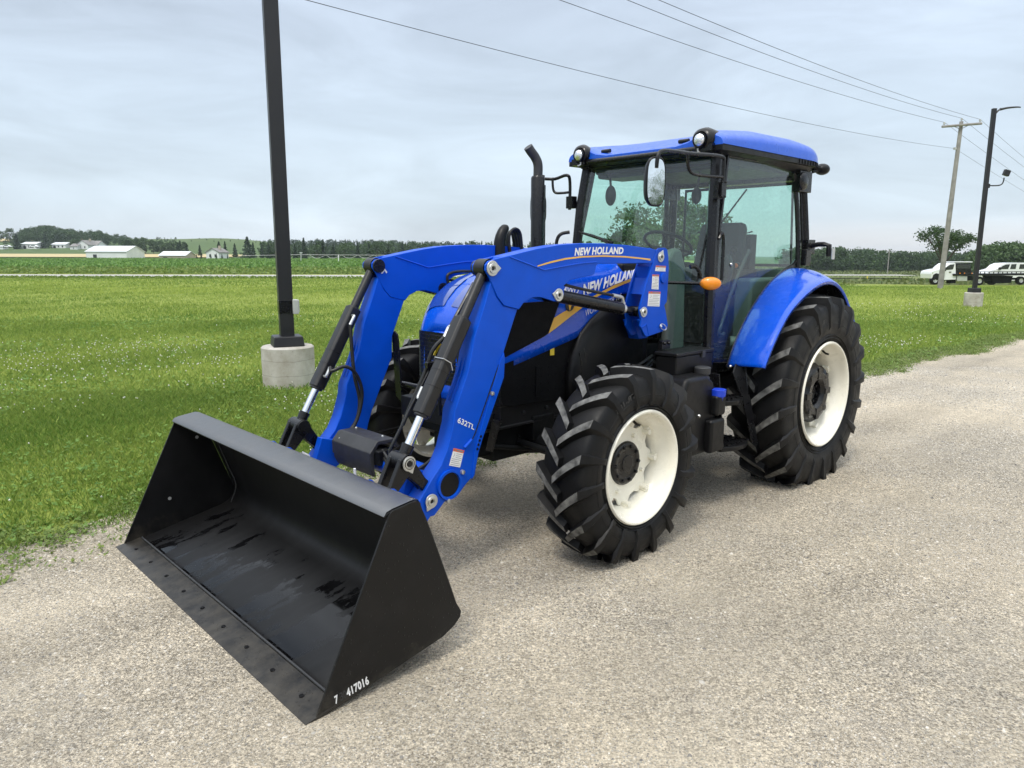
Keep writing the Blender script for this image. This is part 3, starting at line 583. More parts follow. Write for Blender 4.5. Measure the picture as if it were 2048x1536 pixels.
def trunk_mb(H, r0, seed, limbs=5, spread=.3, th=.2):
    rd = random.Random(seed); b = MB(); top = Vector((rd.uniform(-.03, .03)*H, rd.uniform(-.03, .03)*H, H*.72)); b.tube([(0, 0, -.2), (0, 0, H*th), top*.6+Vector((0, 0, 0)), top], [r0, r0*.8, r0*.5, r0*.12], seg=7)
    for k in range(limbs):
        a = 2*pi*k/limbs+rd.uniform(-.4, .4); z = H*(th+rd.uniform(.0, .25)); e = Vector((cos(a)*spread*H, sin(a)*spread*H, z+H*rd.uniform(.15, .3))); b.tube([(0, 0, z), e*.5+Vector((0, 0, z*.5+.04*H)), e], [r0*.5, r0*.3, r0*.08], seg=5)
    return b
def make_tree(name, kind, mat, seed, H, Wd, nleaf, leaf, th=.2):
    t = thing(name, '', 'tree')
    V, F, R_ = crown_mesh(kind, seed, H, Wd, nleaf, leaf, th); fastmesh('crown', V, F, mat, R_, t)
    (trunk_mb(H, H*.022, seed, 0 if kind == 'conifer' else 5, .2, th) if kind != 'conifer' else MB().tube([(0, 0, -.2), (0, 0, H*.9)], [H*.02, .02], seg=6)).build('trunk', M['bark'], t); return t
protos = {'round': [make_tree('broadleaf_tree', 'round', M[mt], sd, 10, w, 1500, .36, .12) for sd, w, mt in ((1, 10, 'leafA'), (2, 8, 'leafA'), (3, 11, 'leafB'), (4, 7.5, 'leafA'), (5, 9.5, 'leafB'))],
          'conifer': [make_tree('spruce_tree', 'conifer', M['leafC'], sd, 10, w, 1100, .34) for sd, w in ((6, 4.6), (7, 5.6), (8, 3.8))]}
used = set()
def plant(kind, idx, u, vbase, vtop, Y, label, group=None, wscale=1.0):
    p = protos[kind][idx % len(protos[kind])]; x = (u-1024)/FPX*Y; z0 = float(ground_z(x, Y)); ztop = EYE-(vtop-510.3)/FPX*Y; h = max(1.2, ztop-z0)
    if (kind, idx % len(protos[kind])) in used:
        t = p.copy(); C.objects.link(t)
        for ch_ in p.children: c = ch_.copy(); C.objects.link(c); c.parent = t
    else: t = p; used.add((kind, idx % len(protos[kind])))
    t.location = (x, Y, z0); k = h/10; t.scale = (k*wscale, k*wscale, k); t.rotation_euler = (0, 0, random.uniform(0, 6.3)); t['label'] = label
    if group: t['group'] = group
    elif 'group' in t: del t['group']
    return t
# hilltop grove on the left
for k, (u, vt, i, ws_) in enumerate([(6, 467, 3, 1.1), (22, 465, 1, 1), (38, 461, 4, 1), (70, 463, 0, 1.2), (86, 457, 2, 1.3), (104, 455, 0, 1.3), (122, 456, 4, 1.3), (140, 459, 1, 1.3), (158, 461, 0, 1.2), (178, 465, 3, 1.2), (196, 463, 2, 1.1), (214, 464, 0, 1.1), (232, 475, 4, 1.2), (248, 470, 1, 1.1),
    (268, 481, 3, 1.2), (286, 479, 0, 1.2), (302, 478, 2, 1.1), (318, 482, 1, 1), (332, 484, 0, 1), (346, 486, 2, 1.1), (352, 487, 4, .9), (362, 486, 0, 1), (380, 485, 3, 1), (394, 484, 1, 1.1), (410, 486, 3, 1.1), (424, 482, 0, 1.1), (438, 487, 4, 1), (452, 486, 2, 1), (470, 487, 0, 1), (486, 488, 3, 1), (520, 487, 1, 1)]):
    plant('round', i, u, 0, vt, 470+(k*37) % 60 if u < 262 or u > 380 else 352, 'dark broadleaf tree in the hilltop grove behind the white farm buildings', 'trees of the hilltop grove', ws_)
for k, (u, vt, ws_) in enumerate([(50, 471, 1.6), (107, 472, 1.5), (165, 480, 1.4), (300, 488, 1.3)]):
    plant('conifer' if k != 2 else 'round', k, u, 0, vt, 395+8*k, 'dark dense tree standing among the white farmhouses on the left', 'yard trees among the farmhouses', ws_)
for k, (u, vt) in enumerate([(366, 487), (371, 484), (383, 489), (409, 492), (447, 485), (459, 485), (478, 489), (503, 476), (514, 487), (531, 492)]):
    plant('conifer', k, u, 0, vt, 300+(k*23) % 40, 'pointed spruce near the small white gabled house', 'spruces around the small gabled house', 1.2 if k != 7 else 1.5)
for k, (u, vt) in enumerate([(402, 509), (411, 508), (430, 509), (441, 508), (452, 509), (463, 509)]):
    plant('conifer', k, u, 0, vt, 252, 'tiny spruce in the row before the small gabled house', 'row of tiny spruces')
for k, (u, vt) in enumerate([(545, 487), (556, 493), (596, 490), (614, 478), (640, 492), (652, 481), (672, 491), (694, 488), (720, 486), (742, 488), (758, 485), (780, 489), (808, 485), (850, 489)]):
    plant('conifer' if k % 3 != 1 else 'round', k, u, 0, vt, 270+(k*31) % 30, 'tree standing out at the front of the wood behind the sprinkler', 'front trees of the middle wood', 1.2)
def wood(name, label, u0, u1, Y, rows, vtop_fn, n, leaf, mats, conif=.5, vb=0):
    """a far-off wood read as one mass: a deep belt of crowns"""
    Vs, Fs, Rs, o = [], [], [], 0
    for k in range(n):
        u = random.uniform(u0, u1); y = Y+random.uniform(0, rows); x = (u-1024)/FPX*y; z0 = float(ground_z(x, y)); zt = EYE-(vtop_fn(u)+random.uniform(-5, 5)-510.3)/FPX*y; h = max(2, zt-z0)
        con = random.random() < conif
        V, F, R_ = crown_mesh('conifer' if con else 'round', 100+k % 9, 1.0, .42 if con else .95, 420, .036 if con else .05, .02)
        V = V*np.array([h, h, h])+np.array([x, y, z0]); Vs.append(V); Fs.append(F+o); Rs.append(np.clip(R_*.7+random.uniform(0, .3), 0, 1)); o += len(V)
    return tag(fastmesh(name, np.concatenate(Vs), np.concatenate(Fs), mats, np.concatenate(Rs)), label, 'wood', kind='stuff')
wood('mixed_wood', 'dark belt of mixed trees behind the crop field in the middle distance', 535, 1180, 310, 90, lambda u: 488+2.0*sin(u*.03), 210, .05, M['leafA'], .55)
wood('far_ridge_wood', 'far wooded ridge rising behind the middle wood', 500, 960, 620, 90, lambda u: np.interp(u, [500, 560, 700, 960], [488, 484, 485, 490]), 260, .05, M['leafC'], .3)
wood('grove_undergrowth', 'dense dark trees filling the hilltop grove on the left', 18, 375, 425, 110, lambda u: np.interp(u, [18, 45, 60, 110, 200, 345, 375], [489, 480, 466, 460, 470, 487, 496]), 250, .05, M['leafA'], .2)
wood('right_wood', 'long dark green wood across the low meadow on the right', 1560, 1990, 262, 50, lambda u: np.interp(u, [1560, 1640, 1690, 1730, 1800, 1900, 1990], [500, 499, 496, 501, 505, 505, 503])+1.5*sin(u*.09), 210, .05, M['leafA'], .1)
wood('near_right_wood', 'taller grey green wood behind the white trucks on the right', 1932, 2180, 150, 40, lambda u: np.interp(u, [1932, 1950, 1975, 2030, 2180], [504, 493, 488, 489, 493])+1.5*sin(u*.11), 90, .05, M['leafB'], .05)
plant('round', 1, 2012, 0, 478, 158, 'thin tall tree rising above the wood behind the white trucks', None, .55)
plant('round', 0, 1190, 0, 505, 300, 'dark tree far behind the cab window', None, .8)
plant('round', 2, 1232, 0, 503, 300, 'pale tree far behind the cab window', None, .8)
for kd, lst in protos.items():
    for i, p in enumerate(lst):
        if (kd, i) not in used:
            for c_ in list(p.children): bpy.data.objects.remove(c_)
            bpy.data.objects.remove(p)
r_ = random.Random(5); Vs, Fs, Rs, o = [], [], [], 0
for k in range(60):
    a = radians(95+k*3.4+r_.uniform(-1.5, 1.5)); D_ = r_.uniform(34, 46); x, y = D_*sin(a), D_*cos(a); h = r_.uniform(5, 9)
    V, F, R_ = crown_mesh('round', 300+k % 7, 1.0, .95, 700, .035, .02); Vs.append(V*h+np.array([x, y, 0])); Fs.append(F+o); Rs.append(R_); o += len(V)
tag(fastmesh('hedgerow', np.concatenate(Vs), np.concatenate(Fs), M['leafB'], np.concatenate(Rs)), 'row of trees behind the viewer mirrored in the cab mirror', 'trees', kind='stuff')
# lone field tree on the right, with bare forked trunk and airy spreading crown
def airy_tree(name, label, base, H, Wd, seed, nclump, nleaf, leaf, mat, flat=.5, low=.42, layers=None):
    t = thing(name, label, 'tree', base); r = np.random.default_rng(seed); rd = random.Random(seed); b = MB(); ends = []
    fork = Vector((.02*H, 0, H*low*.62)); b.tube([(0, 0, -.2), (.01*H, 0, H*low*.3), fork], [H*.028, H*.022, H*.018], seg=9)
    nl = 9
    for k in range(nl):
        a = 2*pi*k/nl+rd.uniform(-.3, .3); R0 = Wd/2*rd.uniform(.45, 1.0); tip = Vector((cos(a)*R0, sin(a)*R0*.8, H*(low+.10+(.84-low)*(1-(R0/(Wd/2))**1.6)+rd.uniform(-.04, .10)))); mid = fork*.45+tip*.55+Vector((0, 0, .05*H)); b.tube([fork, mid, tip], [H*.013, H*.008, H*.002], seg=6)
        ends.append(tip); ends.append(mid)
        for j in range(4):
            e = tip*.7+mid*.3+Vector((rd.uniform(-1, 1)*Wd*.14, rd.uniform(-1, 1)*Wd*.14, rd.uniform(-.5, 1)*H*.10)); b.tube([mid, (mid+e)/2+Vector((0, 0, .02*H)), e], [H*.006, H*.004, H*.001], seg=4); ends.append(e)
    b.build('trunk', M['bark'], t)
    E_ = np.array([tuple(e) for e in ends]); i = r.integers(0, len(E_), nleaf); d = r.normal(0, 1, (nleaf, 3))*np.array([1, 1, .62]); P = E_[i]+d*Wd*.062
    m = nleaf; u = r.normal(0, 1, (m, 3)); u /= np.linalg.norm(u, axis=1)[:, None]; w = r.normal(0, 1, (m, 3)); w -= u*(u*w).sum(1)[:, None]; w /= np.linalg.norm(w, axis=1)[:, None]; s = leaf*r.uniform(.6, 1.4, m)[:, None]
    V = np.stack([P-u*s, P-w*s*.5, P+u*s, P+w*s*.5], 1).reshape(-1, 3); fastmesh('crown', V, (np.arange(m)*4)[:, None]+np.array([0, 1, 2, 3]), mat, np.repeat(r.uniform(0, 1, m), 4), t); return t
x0 = (1872-1024)/FPX*88; airy_tree('field_tree', 'lone wide topped tree with bare forked trunk left of the wooden utility pole', (x0, 88, float(ground_z(x0, 88))), EYE+(510-441)/FPX*88-float(ground_z(x0, 88)), 5.9, 21, 30, 4600, .12, M['leafA'], low=.47)
x0 = (1330-1024)/FPX*30; airy_tree('shade_tree', 'leafy green tree standing on the lawn behind the tractor cab', (x0, 30, 0), 5.0, 4.1, 33, 30, 9000, .075, M['leafB'], low=.30)

# ---- farm buildings, far left
def house(name, label, cat, u0, u1, vb, ve, vr, Y, depth, wall='siding', roof='shingle', gable=False, wins=3, rz=0.0, doors=0, chim=False):
    x0, x1 = (u0-1024)/FPX*Y, (u1-1024)/FPX*Y; w = x1-x0; z0 = float(ground_z((x0+x1)/2, Y)); zb = EYE-(vb-510.3)/FPX*Y; ze = EYE-(ve-510.3)/FPX*Y; zr = EYE-(vr-510.3)/FPX*Y; base = min(z0, zb)-.3
    t = thing(name, label, cat, ((x0+x1)/2, Y, base), rz); he, hr = ze-base, zr-base; b = MB(); b.box((0, depth/2, he/2), (w, depth, he))
    if gable: b.prism([(-w/2, he), (w/2, he), (0, hr)], 0, depth)
    else:
        for s_ in (-1, 1): b.slab([(s_*w/2, 0, he), (s_*w/2, depth, he), (s_*w/2, depth/2, hr)], (-s_, 0, 0), .1)
    wl = b.build('wall', M[wall], t); b = MB(); o = .35
    if gable:
        for s_ in (-1, 1): b.slab([(s_*(w/2+o), -o, he-.15), (s_*(w/2+o), depth+o, he-.15), (0, depth+o, hr+.06), (0, -o, hr+.06)], (0, 0, 1), .15)
    else:
        for y_ in (-o, depth+o): b.slab([(-w/2-o, y_, he-.1), (w/2+o, y_, he-.1), (w/2+o, depth/2, hr+.05), (-w/2-o, depth/2, hr+.05)], (0, 0, 1), .15)
    rf = b.build('roof', M[roof], t)
    if chim: b = MB(); b.box((w*.2, depth/2, hr+.3), (.7, .7, 1.4)); b.build('chimney', M['tanwall'], rf)
    for k in range(wins):
        cx = -w/2+w*(k+.7)/(wins+.4); hh = min(1.4, he*.35); b = MB(); b.box((cx, -.03, he*.55+.1), (min(1.2, w*.1), .06, hh)); b.build('window', M['darkwin'], t)
    for k in range(doors): b = MB(); b.box((w*.28*(1 if k else -1), -.03, he*.34), (1.4, .06, he*.62)); b.build('door', M['darkwin'], t)
    return t
house('barn', 'long white metal barn with ribbed pale roof at the field edge', 'barn', 184, 264, 514, 505, 494.5, 285, 14, 'siding', 'metalroof', wins=0, doors=1)
house('shed', 'small tan shed behind the right end of the long white barn', 'shed', 258, 272, 507, 500, 494.5, 330, 10, 'tanwall', 'shingle', wins=0)
house('machine_shed', 'low open fronted shed with bright white metal roof right of the long barn', 'shed', 328, 380, 515, 512.5, 505, 280, 9, 'tanwall', 'metalroof', wins=0, doors=1)
house('small_house', 'small white gabled house behind a row of tiny spruces', 'house', 421, 446, 516.5, 506, 498.5, 262, 9, gable=True, wins=2, chim=True)
house('farmhouse', 'large white farmhouse with grey roof above the long barn', 'house', 167, 190, 500, 492, 483.5, 395, 11, gable=True, wins=2, chim=True)
house('farmhouse_wing', 'long brown roofed house wing just right of the large farmhouse', 'house', 188, 207, 498, 492.5, 484.5, 402, 10, roof='shingle', wins=2)
house('cottage', 'small white lean-to house just left of the large farmhouse', 'house', 154, 168, 499, 495, 490, 392, 8, wins=1)
house('garage', 'low white building with dark openings beside the conifer on the hill', 'garage', 118, 145, 497, 491.5, 487.5, 405, 9, roof='metalroof', wins=3, doors=1)
house('bungalow', 'low dark fronted white building farthest left on the hill', 'house', 59, 88, 496.5, 490.5, 487, 398, 9, roof='metalroof', wins=3, doors=1)
house('trailer_home', 'long white trailer at the left edge of the picture', 'trailer', -14, 22, 499, 495.5, 494, 392, 4, roof='metalroof', wins=0)
# small parked car near the trailer
def far_car(u, vb, Y, label):
    x = (u-1024)/FPX*Y; z = EYE-(vb-510.3)/FPX*Y; t = thing('parked_car', label, 'car', (x, Y, z)); b = MB(); b.prism([(-2.2, .35), (2.2, .35), (2.25, .8), (1.4, .95), (.8, 1.45), (-1.2, 1.45), (-1.8, .95), (-2.25, .85)], -.85, .85); b.build('body', M['whitepaint'], t, bevel=.05)
    b = MB(); b.prism([(-1.1, 1.0), (.95, 1.0), (.7, 1.38), (-1.0, 1.38)], -.87, .87); b.build('window', M['carglass'], t)
    for s in (-1.4, 1.4): b = MB(); b.lathe([(-.9, .01), (-.9, .34), (.9, .34), (.9, .01)], (s, 0, .34), seg=14); b.build('wheel', M['rubber'], t)
far_car(31, 498, 388, 'small white car parked right of the trailer at the left edge')
far_car(84, 498, 380, 'small white car parked before the low dark fronted building')
# centre pivot irrigation line
pv = thing('irrigation_sprinkler', 'long thin centre pivot irrigation line standing over the crop field', 'sprinkler', (0, 0, 0)); b = MB(); Yp = 150
def PX(u, v, Y=Yp): return W(u, v, Y=Y)
b.tube([PX(480, 511.5), PX(600, 509.3), PX(780, 510.5), PX(930, 511)], .045, seg=6); b.build('pipe', M['grey'], pv)
b = MB()
for u in range(620, 920, 32): b.tube([PX(u, 510), PX(u+9, 516), PX(u+18, 516), PX(u+32, 510.2)], .03, seg=4)
b.build('truss', M['alu'], pv)
b = MB(); b.tube([PX(602, 521), PX(602, 506)], .10, seg=5); b.box(PX(602, 505.5), (.5, .3, .25)); b.build('tower', M['alu'], pv)
b = MB(); b.tube([PX(677, 522, 120), PX(677, 511, 120)], .07, seg=8); b.ball(PX(677, 511, 120), .07, seg=8, rings=5); tag(b.build('marker_post', M['white']), 'short white marker post at the edge of the crop field', 'post')

# ---- lamp posts
def footing(r, h, seed):
    b = MB(); rd = random.Random(seed); b.lathe([(-.15, r*.985), (h*.3, r), (h*.62, r*1.004), (h-.02, r*1.0), (h, r-.02), (h, 0)], axis='Z', seg=48); return b
L1 = W(579, 770, z=0); lp = thing('street_lamp', 'tall square dark lamp post on a round concrete footing left of the loader', 'lamp post', L1)
footing(.355, .56, 1).build('concrete_footing', M['concrete'], lp, smooth=40)
b = MB(); b.box((0, 0, .63), (.42, .42, .14), taper=.90); b.build('base_cover', M['bronze'], lp, bevel=.015)
b = MB(); b.box((0, 0, 3.75), (.185, .185, 6.3)); pole = b.build('pole', M['bronze'], lp, bevel=.008)
b = MB(); b.tube([(0, -.05, 6.75), (.15, -.2, 6.82), (.5, -.6, 6.86)], [.04, .05, .05], seg=8); b.box((.75, -.9, 6.88), (.6, .35, .08), Matrix.Rotation(-.88, 3, 'Z')); b.build('lamp_head', M['bronze'], lp, bevel=.02)
b = MB(); b.box((.118, -.085, 1.10), (.075, .15, .20)); ob_ = b.build('outlet_box', M['grey'], lp, bevel=.012); b = MB(); b.box((.160, -.09, 1.11), (.012, .12, .17)); b.build('box_lid', M['grey'], ob_, bevel=.006)
b = MB(); b.box((0, 0, 1.10), (.195, .195, .18)); b.build('mounting_band', M['frame'], lp, bevel=.004)
lp.rotation_euler = (0, 0, radians(24))
L2 = W(1945, 614, z=0); lq = thing('street_lamp', 'dark lamp post with curved top arm and small floodlight on the right lawn', 'lamp post', L2)
footing(.30, .52, 2).build('concrete_footing', M['concrete'], lq, smooth=40)
b = MB(); b.box((0, 0, .60), (.32, .32, .16), taper=.95); b.build('base_cover', M['bronze'], lq, bevel=.015)
b = MB(); b.box((0, 0, 3.7), (.125, .125, 6.2)); b.build('pole', M['bronze'], lq, bevel=.006)
b = MB(); b.tube([(.05, 0, 6.62), (.14, -.02, 6.74), (.25, -.02, 6.77)], .028, seg=8); b.tube([(.2, -.02, 6.76), (.45, -.02, 6.82), (.75, -.02, 6.85), (.88, -.02, 6.84)], [.05, .11, .09, .02], seg=10, smoothn=4); b.v = [(x, y*1.4, z if abs(x) < .2 else 6.8+(z-6.8)*.85) for x, y, z in b.v]; b.build('lamp_head', M['bronze'], lq)
b = MB(); b.box((.09, 0, 4.22), (.06, .1, .14)); b.tube([(.08, 0, 4.23), (.45, 0, 4.24), (.58, 0, 4.32), (.61, 0, 4.50)], .022, seg=8, smoothn=5); fa = b.build('floodlight_arm', M['bronze'], lq)
b = MB(); b.box((.66, -.02, 4.66), (.20, .12, .20), Matrix.Rotation(.3, 3, 'Y')); b.build('floodlight', M['bronze'], fa, bevel=.01)

# ---- wooden utility pole with cross arm, and the wires
U0 = Vector(W(1880, 577, z=0)); Utop = Vector(W(1923, 243, Y=U0.y)); up_t = thing('utility_pole', 'leaning weathered wooden utility pole with a cross arm', 'utility pole', U0); ax = Utop-U0
b = MB(); b.tube([ax*-.02, ax*.5, ax], [.145, .125, .095], seg=14); b.build('pole', M['wood'], up_t)
pL, pR = Vector(W(1882, 254, Y=U0.y-.1))-U0, Vector(W(1961, 247.5, Y=U0.y-.1))-U0; d = (pR-pL).normalized()
b = MB(); b.tube([pL+Vector((0, -.1, 0)), pR+Vector((0, -.1, 0))], .062, seg=8, square=True); ca = b.build('cross_arm', M['wood'], up_t)
b = MB(); m_ = (pL+pR)/2; b.tube([m_-d*.45+Vector((0, -.1, -.02)), ax*.955], .018, seg=5); b.tube([m_+d*.40+Vector((0, -.1, -.02)), ax*.955], .018, seg=5); b.build('brace', M['wood'], ca)
ins = []
for p in (pL+d*.10+Vector((0, -.1, .05)), ax+Vector((0, 0, .0)), pR-d*.10+Vector((0, -.1, .05))):
    b = MB(); b.lathe([(0, .02), (.06, .02), (.07, .06), (.10, .065), (.12, .045), (.16, .05), (.18, .02), (.18, 0)], tuple(p), axis='Z', seg=12); b.build('insulator', M['grey'], up_t); ins.append(U0+p+Vector((0, 0, .17)))
pd = Vector(W(1910, 297, Y=U0.y)); ins.append(pd); b = MB(); b.box(pd-U0, (.12, .12, .12)); b.build('wire_clamp', M['grey'], up_t)
def wire_pts(A, B, sag, n=40): return [A.lerp(B, t)-Vector((0, 0, 4*sag*t*(1-t))) for t in np.linspace(0, 1, n)]
# next pole stands off to the left behind the viewer; wires pass over the tractor
wl = ['lowest-left of the three upper power wires left of the wooden pole', 'middle one of the three upper power wires left of the wooden pole', 'topmost of the three upper power wires left of the wooden pole', 'low single service wire sagging across the sky to the wooden pole']
wr = ['upper wire leaving the left end of the cross arm towards the right edge', 'upper wire leaving the top of the wooden pole towards the right edge', 'topmost wire leaving the right end of the cross arm towards the right edge', 'lowest wire leaving the wooden pole clamp towards the right edge']
def wire(A, via, zt, lab, r, slack):
    """parabola from the insulator A through the point seen at via when it is at height zt"""
    Bp = Vector(W(*via, z=zt)); h = Vector((Bp.x-A.x, Bp.y-A.y, 0)); E_ = A+h*1.9; E_.z = A.z+.3
    # fit z: through A (t=0) and Bp (t=1/1.9)
    t = 1/1.9; lin = A.z+(E_.z-A.z)*t; sag = (lin-zt)/(4*t*(1-t)); b = MB(); b.tube(wire_pts(A, E_, sag, 60), r, seg=5)
    return b, sag
for i, (A, via, zt, r) in enumerate(((ins[0], (1120, 0), 8.35, .008), (ins[1], (1255, 0), 8.55, .008), (ins[2], (1318, 0), 8.5, .008), (ins[3], (613, 0), 6.6, .007))):
    b, sg = wire(A, via, zt, '', r, 0); tag(b.build('power_line', M['bronze']), wl[i], 'wire')
for i, (A, v2, r) in enumerate(((ins[0], (2048, 360), .008), (ins[1], (2048, 334), .008), (ins[2], (2048, 315), .008), (ins[3], (2048, 383), .007))):
    B1 = Vector(W(*v2, Y=A.y+13)); dirv = (B1-A); b = MB(); pts = [A+dirv*t+Vector((0, 0, .10*(t*t-t))) for t in np.linspace(0, 2.6, 40)]; b.tube(pts, r, seg=5); tag(b.build('power_line', M['bronze']), wr[i], 'wire')
# far small pole on the right
x = (1766-1024)/FPX*180; zb = EYE-(540-510.3)/FPX*180; b = MB(); b.tube([(0, 0, -.5), (0, 0, 5.1)], .13, seg=6); b.tube([(-.6, 0, 4.8), (.6, 0, 4.8)], .06, seg=4); o = b.build('utility_pole', M['wood']); o.location = (x, 180, zb); tag(o, 'small pale far utility pole before the right hand wood', 'utility pole')
x = (1727-1024)/FPX*150; b = MB(); b.tube([(0, 0, -.3), (0, 0, 1.4)], .07, seg=6); b.box((0, 0, 1.25), (.2, .04, .3)); o = b.build('road_marker', M['yellow']); o.location = (x, 150, float(ground_z(x, 150))); tag(o, 'thin yellow roadside marker in the low meadow', 'marker')

# ---- flatbed truck and white vehicle on the right
YT = 72.0
def tx(u, v, Y=YT): p = W(u, v, Y=Y); return (p[0], p[2])
x0 = W(1862, 560, Y=YT)[0]; z0 = tx(1862, 568.5)[1]
ft = thing('flatbed_truck', 'white cab flatbed truck with black deck parked behind the lamp post', 'truck', (x0, YT, z0)); S = Vector((x0, YT, z0))
def loc(pts): return [(tx(*p)[0]-x0, tx(*p)[1]-z0) for p in pts]
b = MB(); b.prism(loc([(1863, 557), (1863, 548), (1865, 543), (1870, 541), (1882, 538.5), (1888, 537.5), (1895, 531), (1901, 527), (1908, 525.5), (1911, 526), (1912, 559), (1886, 560), (1884, 554), (1880, 549), (1872, 547), (1866, 550), (1864.5, 557)]), 0, 2.0); bd = b.build('cab_body', M['whitepaint'], ft, bevel=.015, smooth=18)
b = MB(); b.prism(loc([(1889, 540), (1893, 534), (1900, 529.5), (1909, 528.5), (1906, 538), (1904, 539)]), -.02, 2.02); b.build('side_window', M['carglass'], bd)
b = MB(); b.box((loc([(1900, 544)])[0][0], -.03, loc([(1900, 544)])[0][1]), (.2, .05, .08)); b.build('door_handle', M['frame'], bd)
b = MB(); b.box((loc([(1887, 539)])[0][0], -.2, loc([(1890, 538.5)])[0][1]), (.15, .25, .35)); b.build('wing_mirror', M['frame'], bd)
b = MB(); b.prism(loc([(1867.5, 549), (1872, 546.5), (1880, 548), (1884, 553), (1886, 560), (1864, 560)]), -.03, .05); b.build('wheel_arch', M['frame'], bd)
b = MB(); b.prism(loc([(1863.5, 546), (1865, 544.5), (1867, 545), (1865, 549)]), -.01, .3); b.build('headlight', M['silverlamp'], bd)
b = MB(); b.prism(loc([(1912.5, 527), (1941, 527), (1946, 548), (1907, 548)]), .1, 1.9); hdk = b.build('headboard', M['frame'], ft, bevel=.03)
b = MB(); b.prism(loc([(1915.5, 529), (1940, 529), (1943, 537), (1914, 537)]), .07, .12); b.build('headboard_window', M['carglass'], hdk)
b = MB(); b.prism(loc([(1912, 523), (1948, 523), (1948, 525), (1912, 525)]), .2, 1.8); b.build('light_bar', M['whitepaint'], ft, bevel=.02)
b = MB(); b.prism(loc([(1905, 547.5), (2085, 546.5), (2085, 550.5), (1905, 551.5)]), -.15, 2.2); dk = b.build('deck', M['frame'], ft, bevel=.02)
b = MB()
for k in range(15): q = loc([(1950+9*k, 545)])[0]; b.box((q[0], -.12, q[1]), (.06, .06, .22))
a_, b__ = loc([(1948, 543.5), (2085, 543)]); b.tube([(a_[0], -.12, a_[1]), (b__[0], -.12, b__[1])], .03, seg=4); b.build('stake_rail', M['frame'], dk)
b = MB()
for u in (1918, 1927, 1942): q = loc([(u, 546.5)])[0]; b.ball((q[0], -.16, q[1]), .06, seg=6, rings=4)
b.build('marker_lamps', M['orange'], dk)
b = MB(); b.prism(loc([(1913.5, 552.5), (1934, 552.5), (1934, 562), (1913.5, 562)]), -.05, .6); b.build('tool_locker', M['alu'], ft, bevel=.02)
b = MB(); b.prism(loc([(1886, 561), (2040, 560), (2040, 556), (1886, 557)]), .5, 1.5); b.prism(loc([(1936, 552), (1947, 552), (1947, 561), (1936, 561)]), .1, .7); b.prism(loc([(1902, 558), (1916, 558), (1913, 567), (1904, 567)]), .2, .9); b.prism(loc([(1985, 552), (2030, 552), (2026, 566), (1990, 567)]), .3, 1.6); b.build('frame_rails', M['engine'], ft)
def wheel_far(u, v, rpx, par, white=True, Y=YT):
    q = (W(u, v, Y=Y)[0]-par.location.x, W(u, v, Y=Y)[2]-par.location.z); r = rpx/FPX*Y; m = MB(); m.lathe([(-.03, r*.5), (-.06, r*.62), (-.04, r*.95), (0, r), (.3, r), (.32, .1)], (q[0], 0, q[1]), seg=24); w_ = m.build('wheel', M['rubber'], par)
    m = MB(); m.lathe([(-.02, r*.62), (-.05, r*.60), (.0, r*.5), (.02, r*.25), (-.04, r*.2), (-.04, 0)], (q[0], 0, q[1]), seg=20); m.build('rim', M['alu'], w_)
wheel_far(1870.5, 561, 8.6, ft); wheel_far(1959, 562, 8.8, ft); wheel_far(2042, 561, 8.0, ft)
b = MB(); q = loc([(1906, 563)])[0]; b.lathe([(1.6, .05), (1.6, .42), (1.9, .42), (1.9, .05)], (q[0]-.3, 0, .42), seg=16); b.build('wheel', M['rubber'], ft)
YS = 77.0; x1 = W(1970, 560, Y=YS)[0]; z1 = float(ground_z(x1+2, YS)); sv = thing('pickup_truck', 'white four door vehicle parked behind the flatbed deck at the right edge', 'pickup', (x1, YS, z1))
def loc2(pts): return [(W(*p, Y=YS)[0]-x1, W(*p, Y=YS)[2]-z1) for p in pts]
b = MB(); b.prism(loc2([(1971, 561), (1971, 548), (1974, 545.5), (1982, 541), (1990, 539), (1995, 537.5), (2003, 530), (2012, 526.5), (2030, 525.5), (2060, 525.5), (2072, 528), (2078, 540), (2100, 541), (2100, 560), (1990, 562)]), 0, 1.9); b2 = b.build('body', M['whitepaint'], sv, bevel=.015, smooth=18)
for pts in (((1998, 538.5), (2005, 532), (2012, 529), (2020, 528.5), (2016, 538)), ((2020, 538), (2023, 528.5), (2033, 528), (2031, 538)), ((2038, 538), (2040, 528.5), (2056, 528.5), (2056, 537.5))):
    b = MB(); b.prism(loc2(pts), -.02, 1.92); b.build('side_window', M['carglass'], b2)
b = MB(); q = loc2([(1998, 537)])[0]; b.box((q[0], -.15, q[1]), (.2, .2, .25)); b.build('wing_mirror', M['frame'], b2)
for u in (1985, 2075): wheel_far(u, 562, 8, sv, Y=YS)

# ---- the air: far things fade a little
b = MB(); b.box((0, 1500, 17), (12400, 3700, 46)); hz_m = bpy.data.materials.new('haze_air'); hz_m.use_nodes = True; t_ = hz_m.node_tree; t_.nodes.clear()
o_ = t_.nodes.new('ShaderNodeOutputMaterial'); pv_ = t_.nodes.new('ShaderNodeVolumePrincipled'); pv_.inputs['Color'].default_value = (.80, .88, .96, 1); pv_.inputs['Density'].default_value = .00020; pv_.inputs['Anisotropy'].default_value = .2
t_.links.new(pv_.outputs[0], o_.inputs['Volume']); hz = b.build('haze', hz_m, smooth=0); hz['kind'] = 'stuff'; hz['label'] = 'thin pale haze in the air over the fields'; hz['category'] = 'haze'
# ================================================================== THE TRACTOR (own frame: x forward, y left, z up)
TR = thing('tractor', 'blue farm tractor with cab and front loader, black bucket resting on the gravel', 'tractor', (TX, TY, 0), YAW)

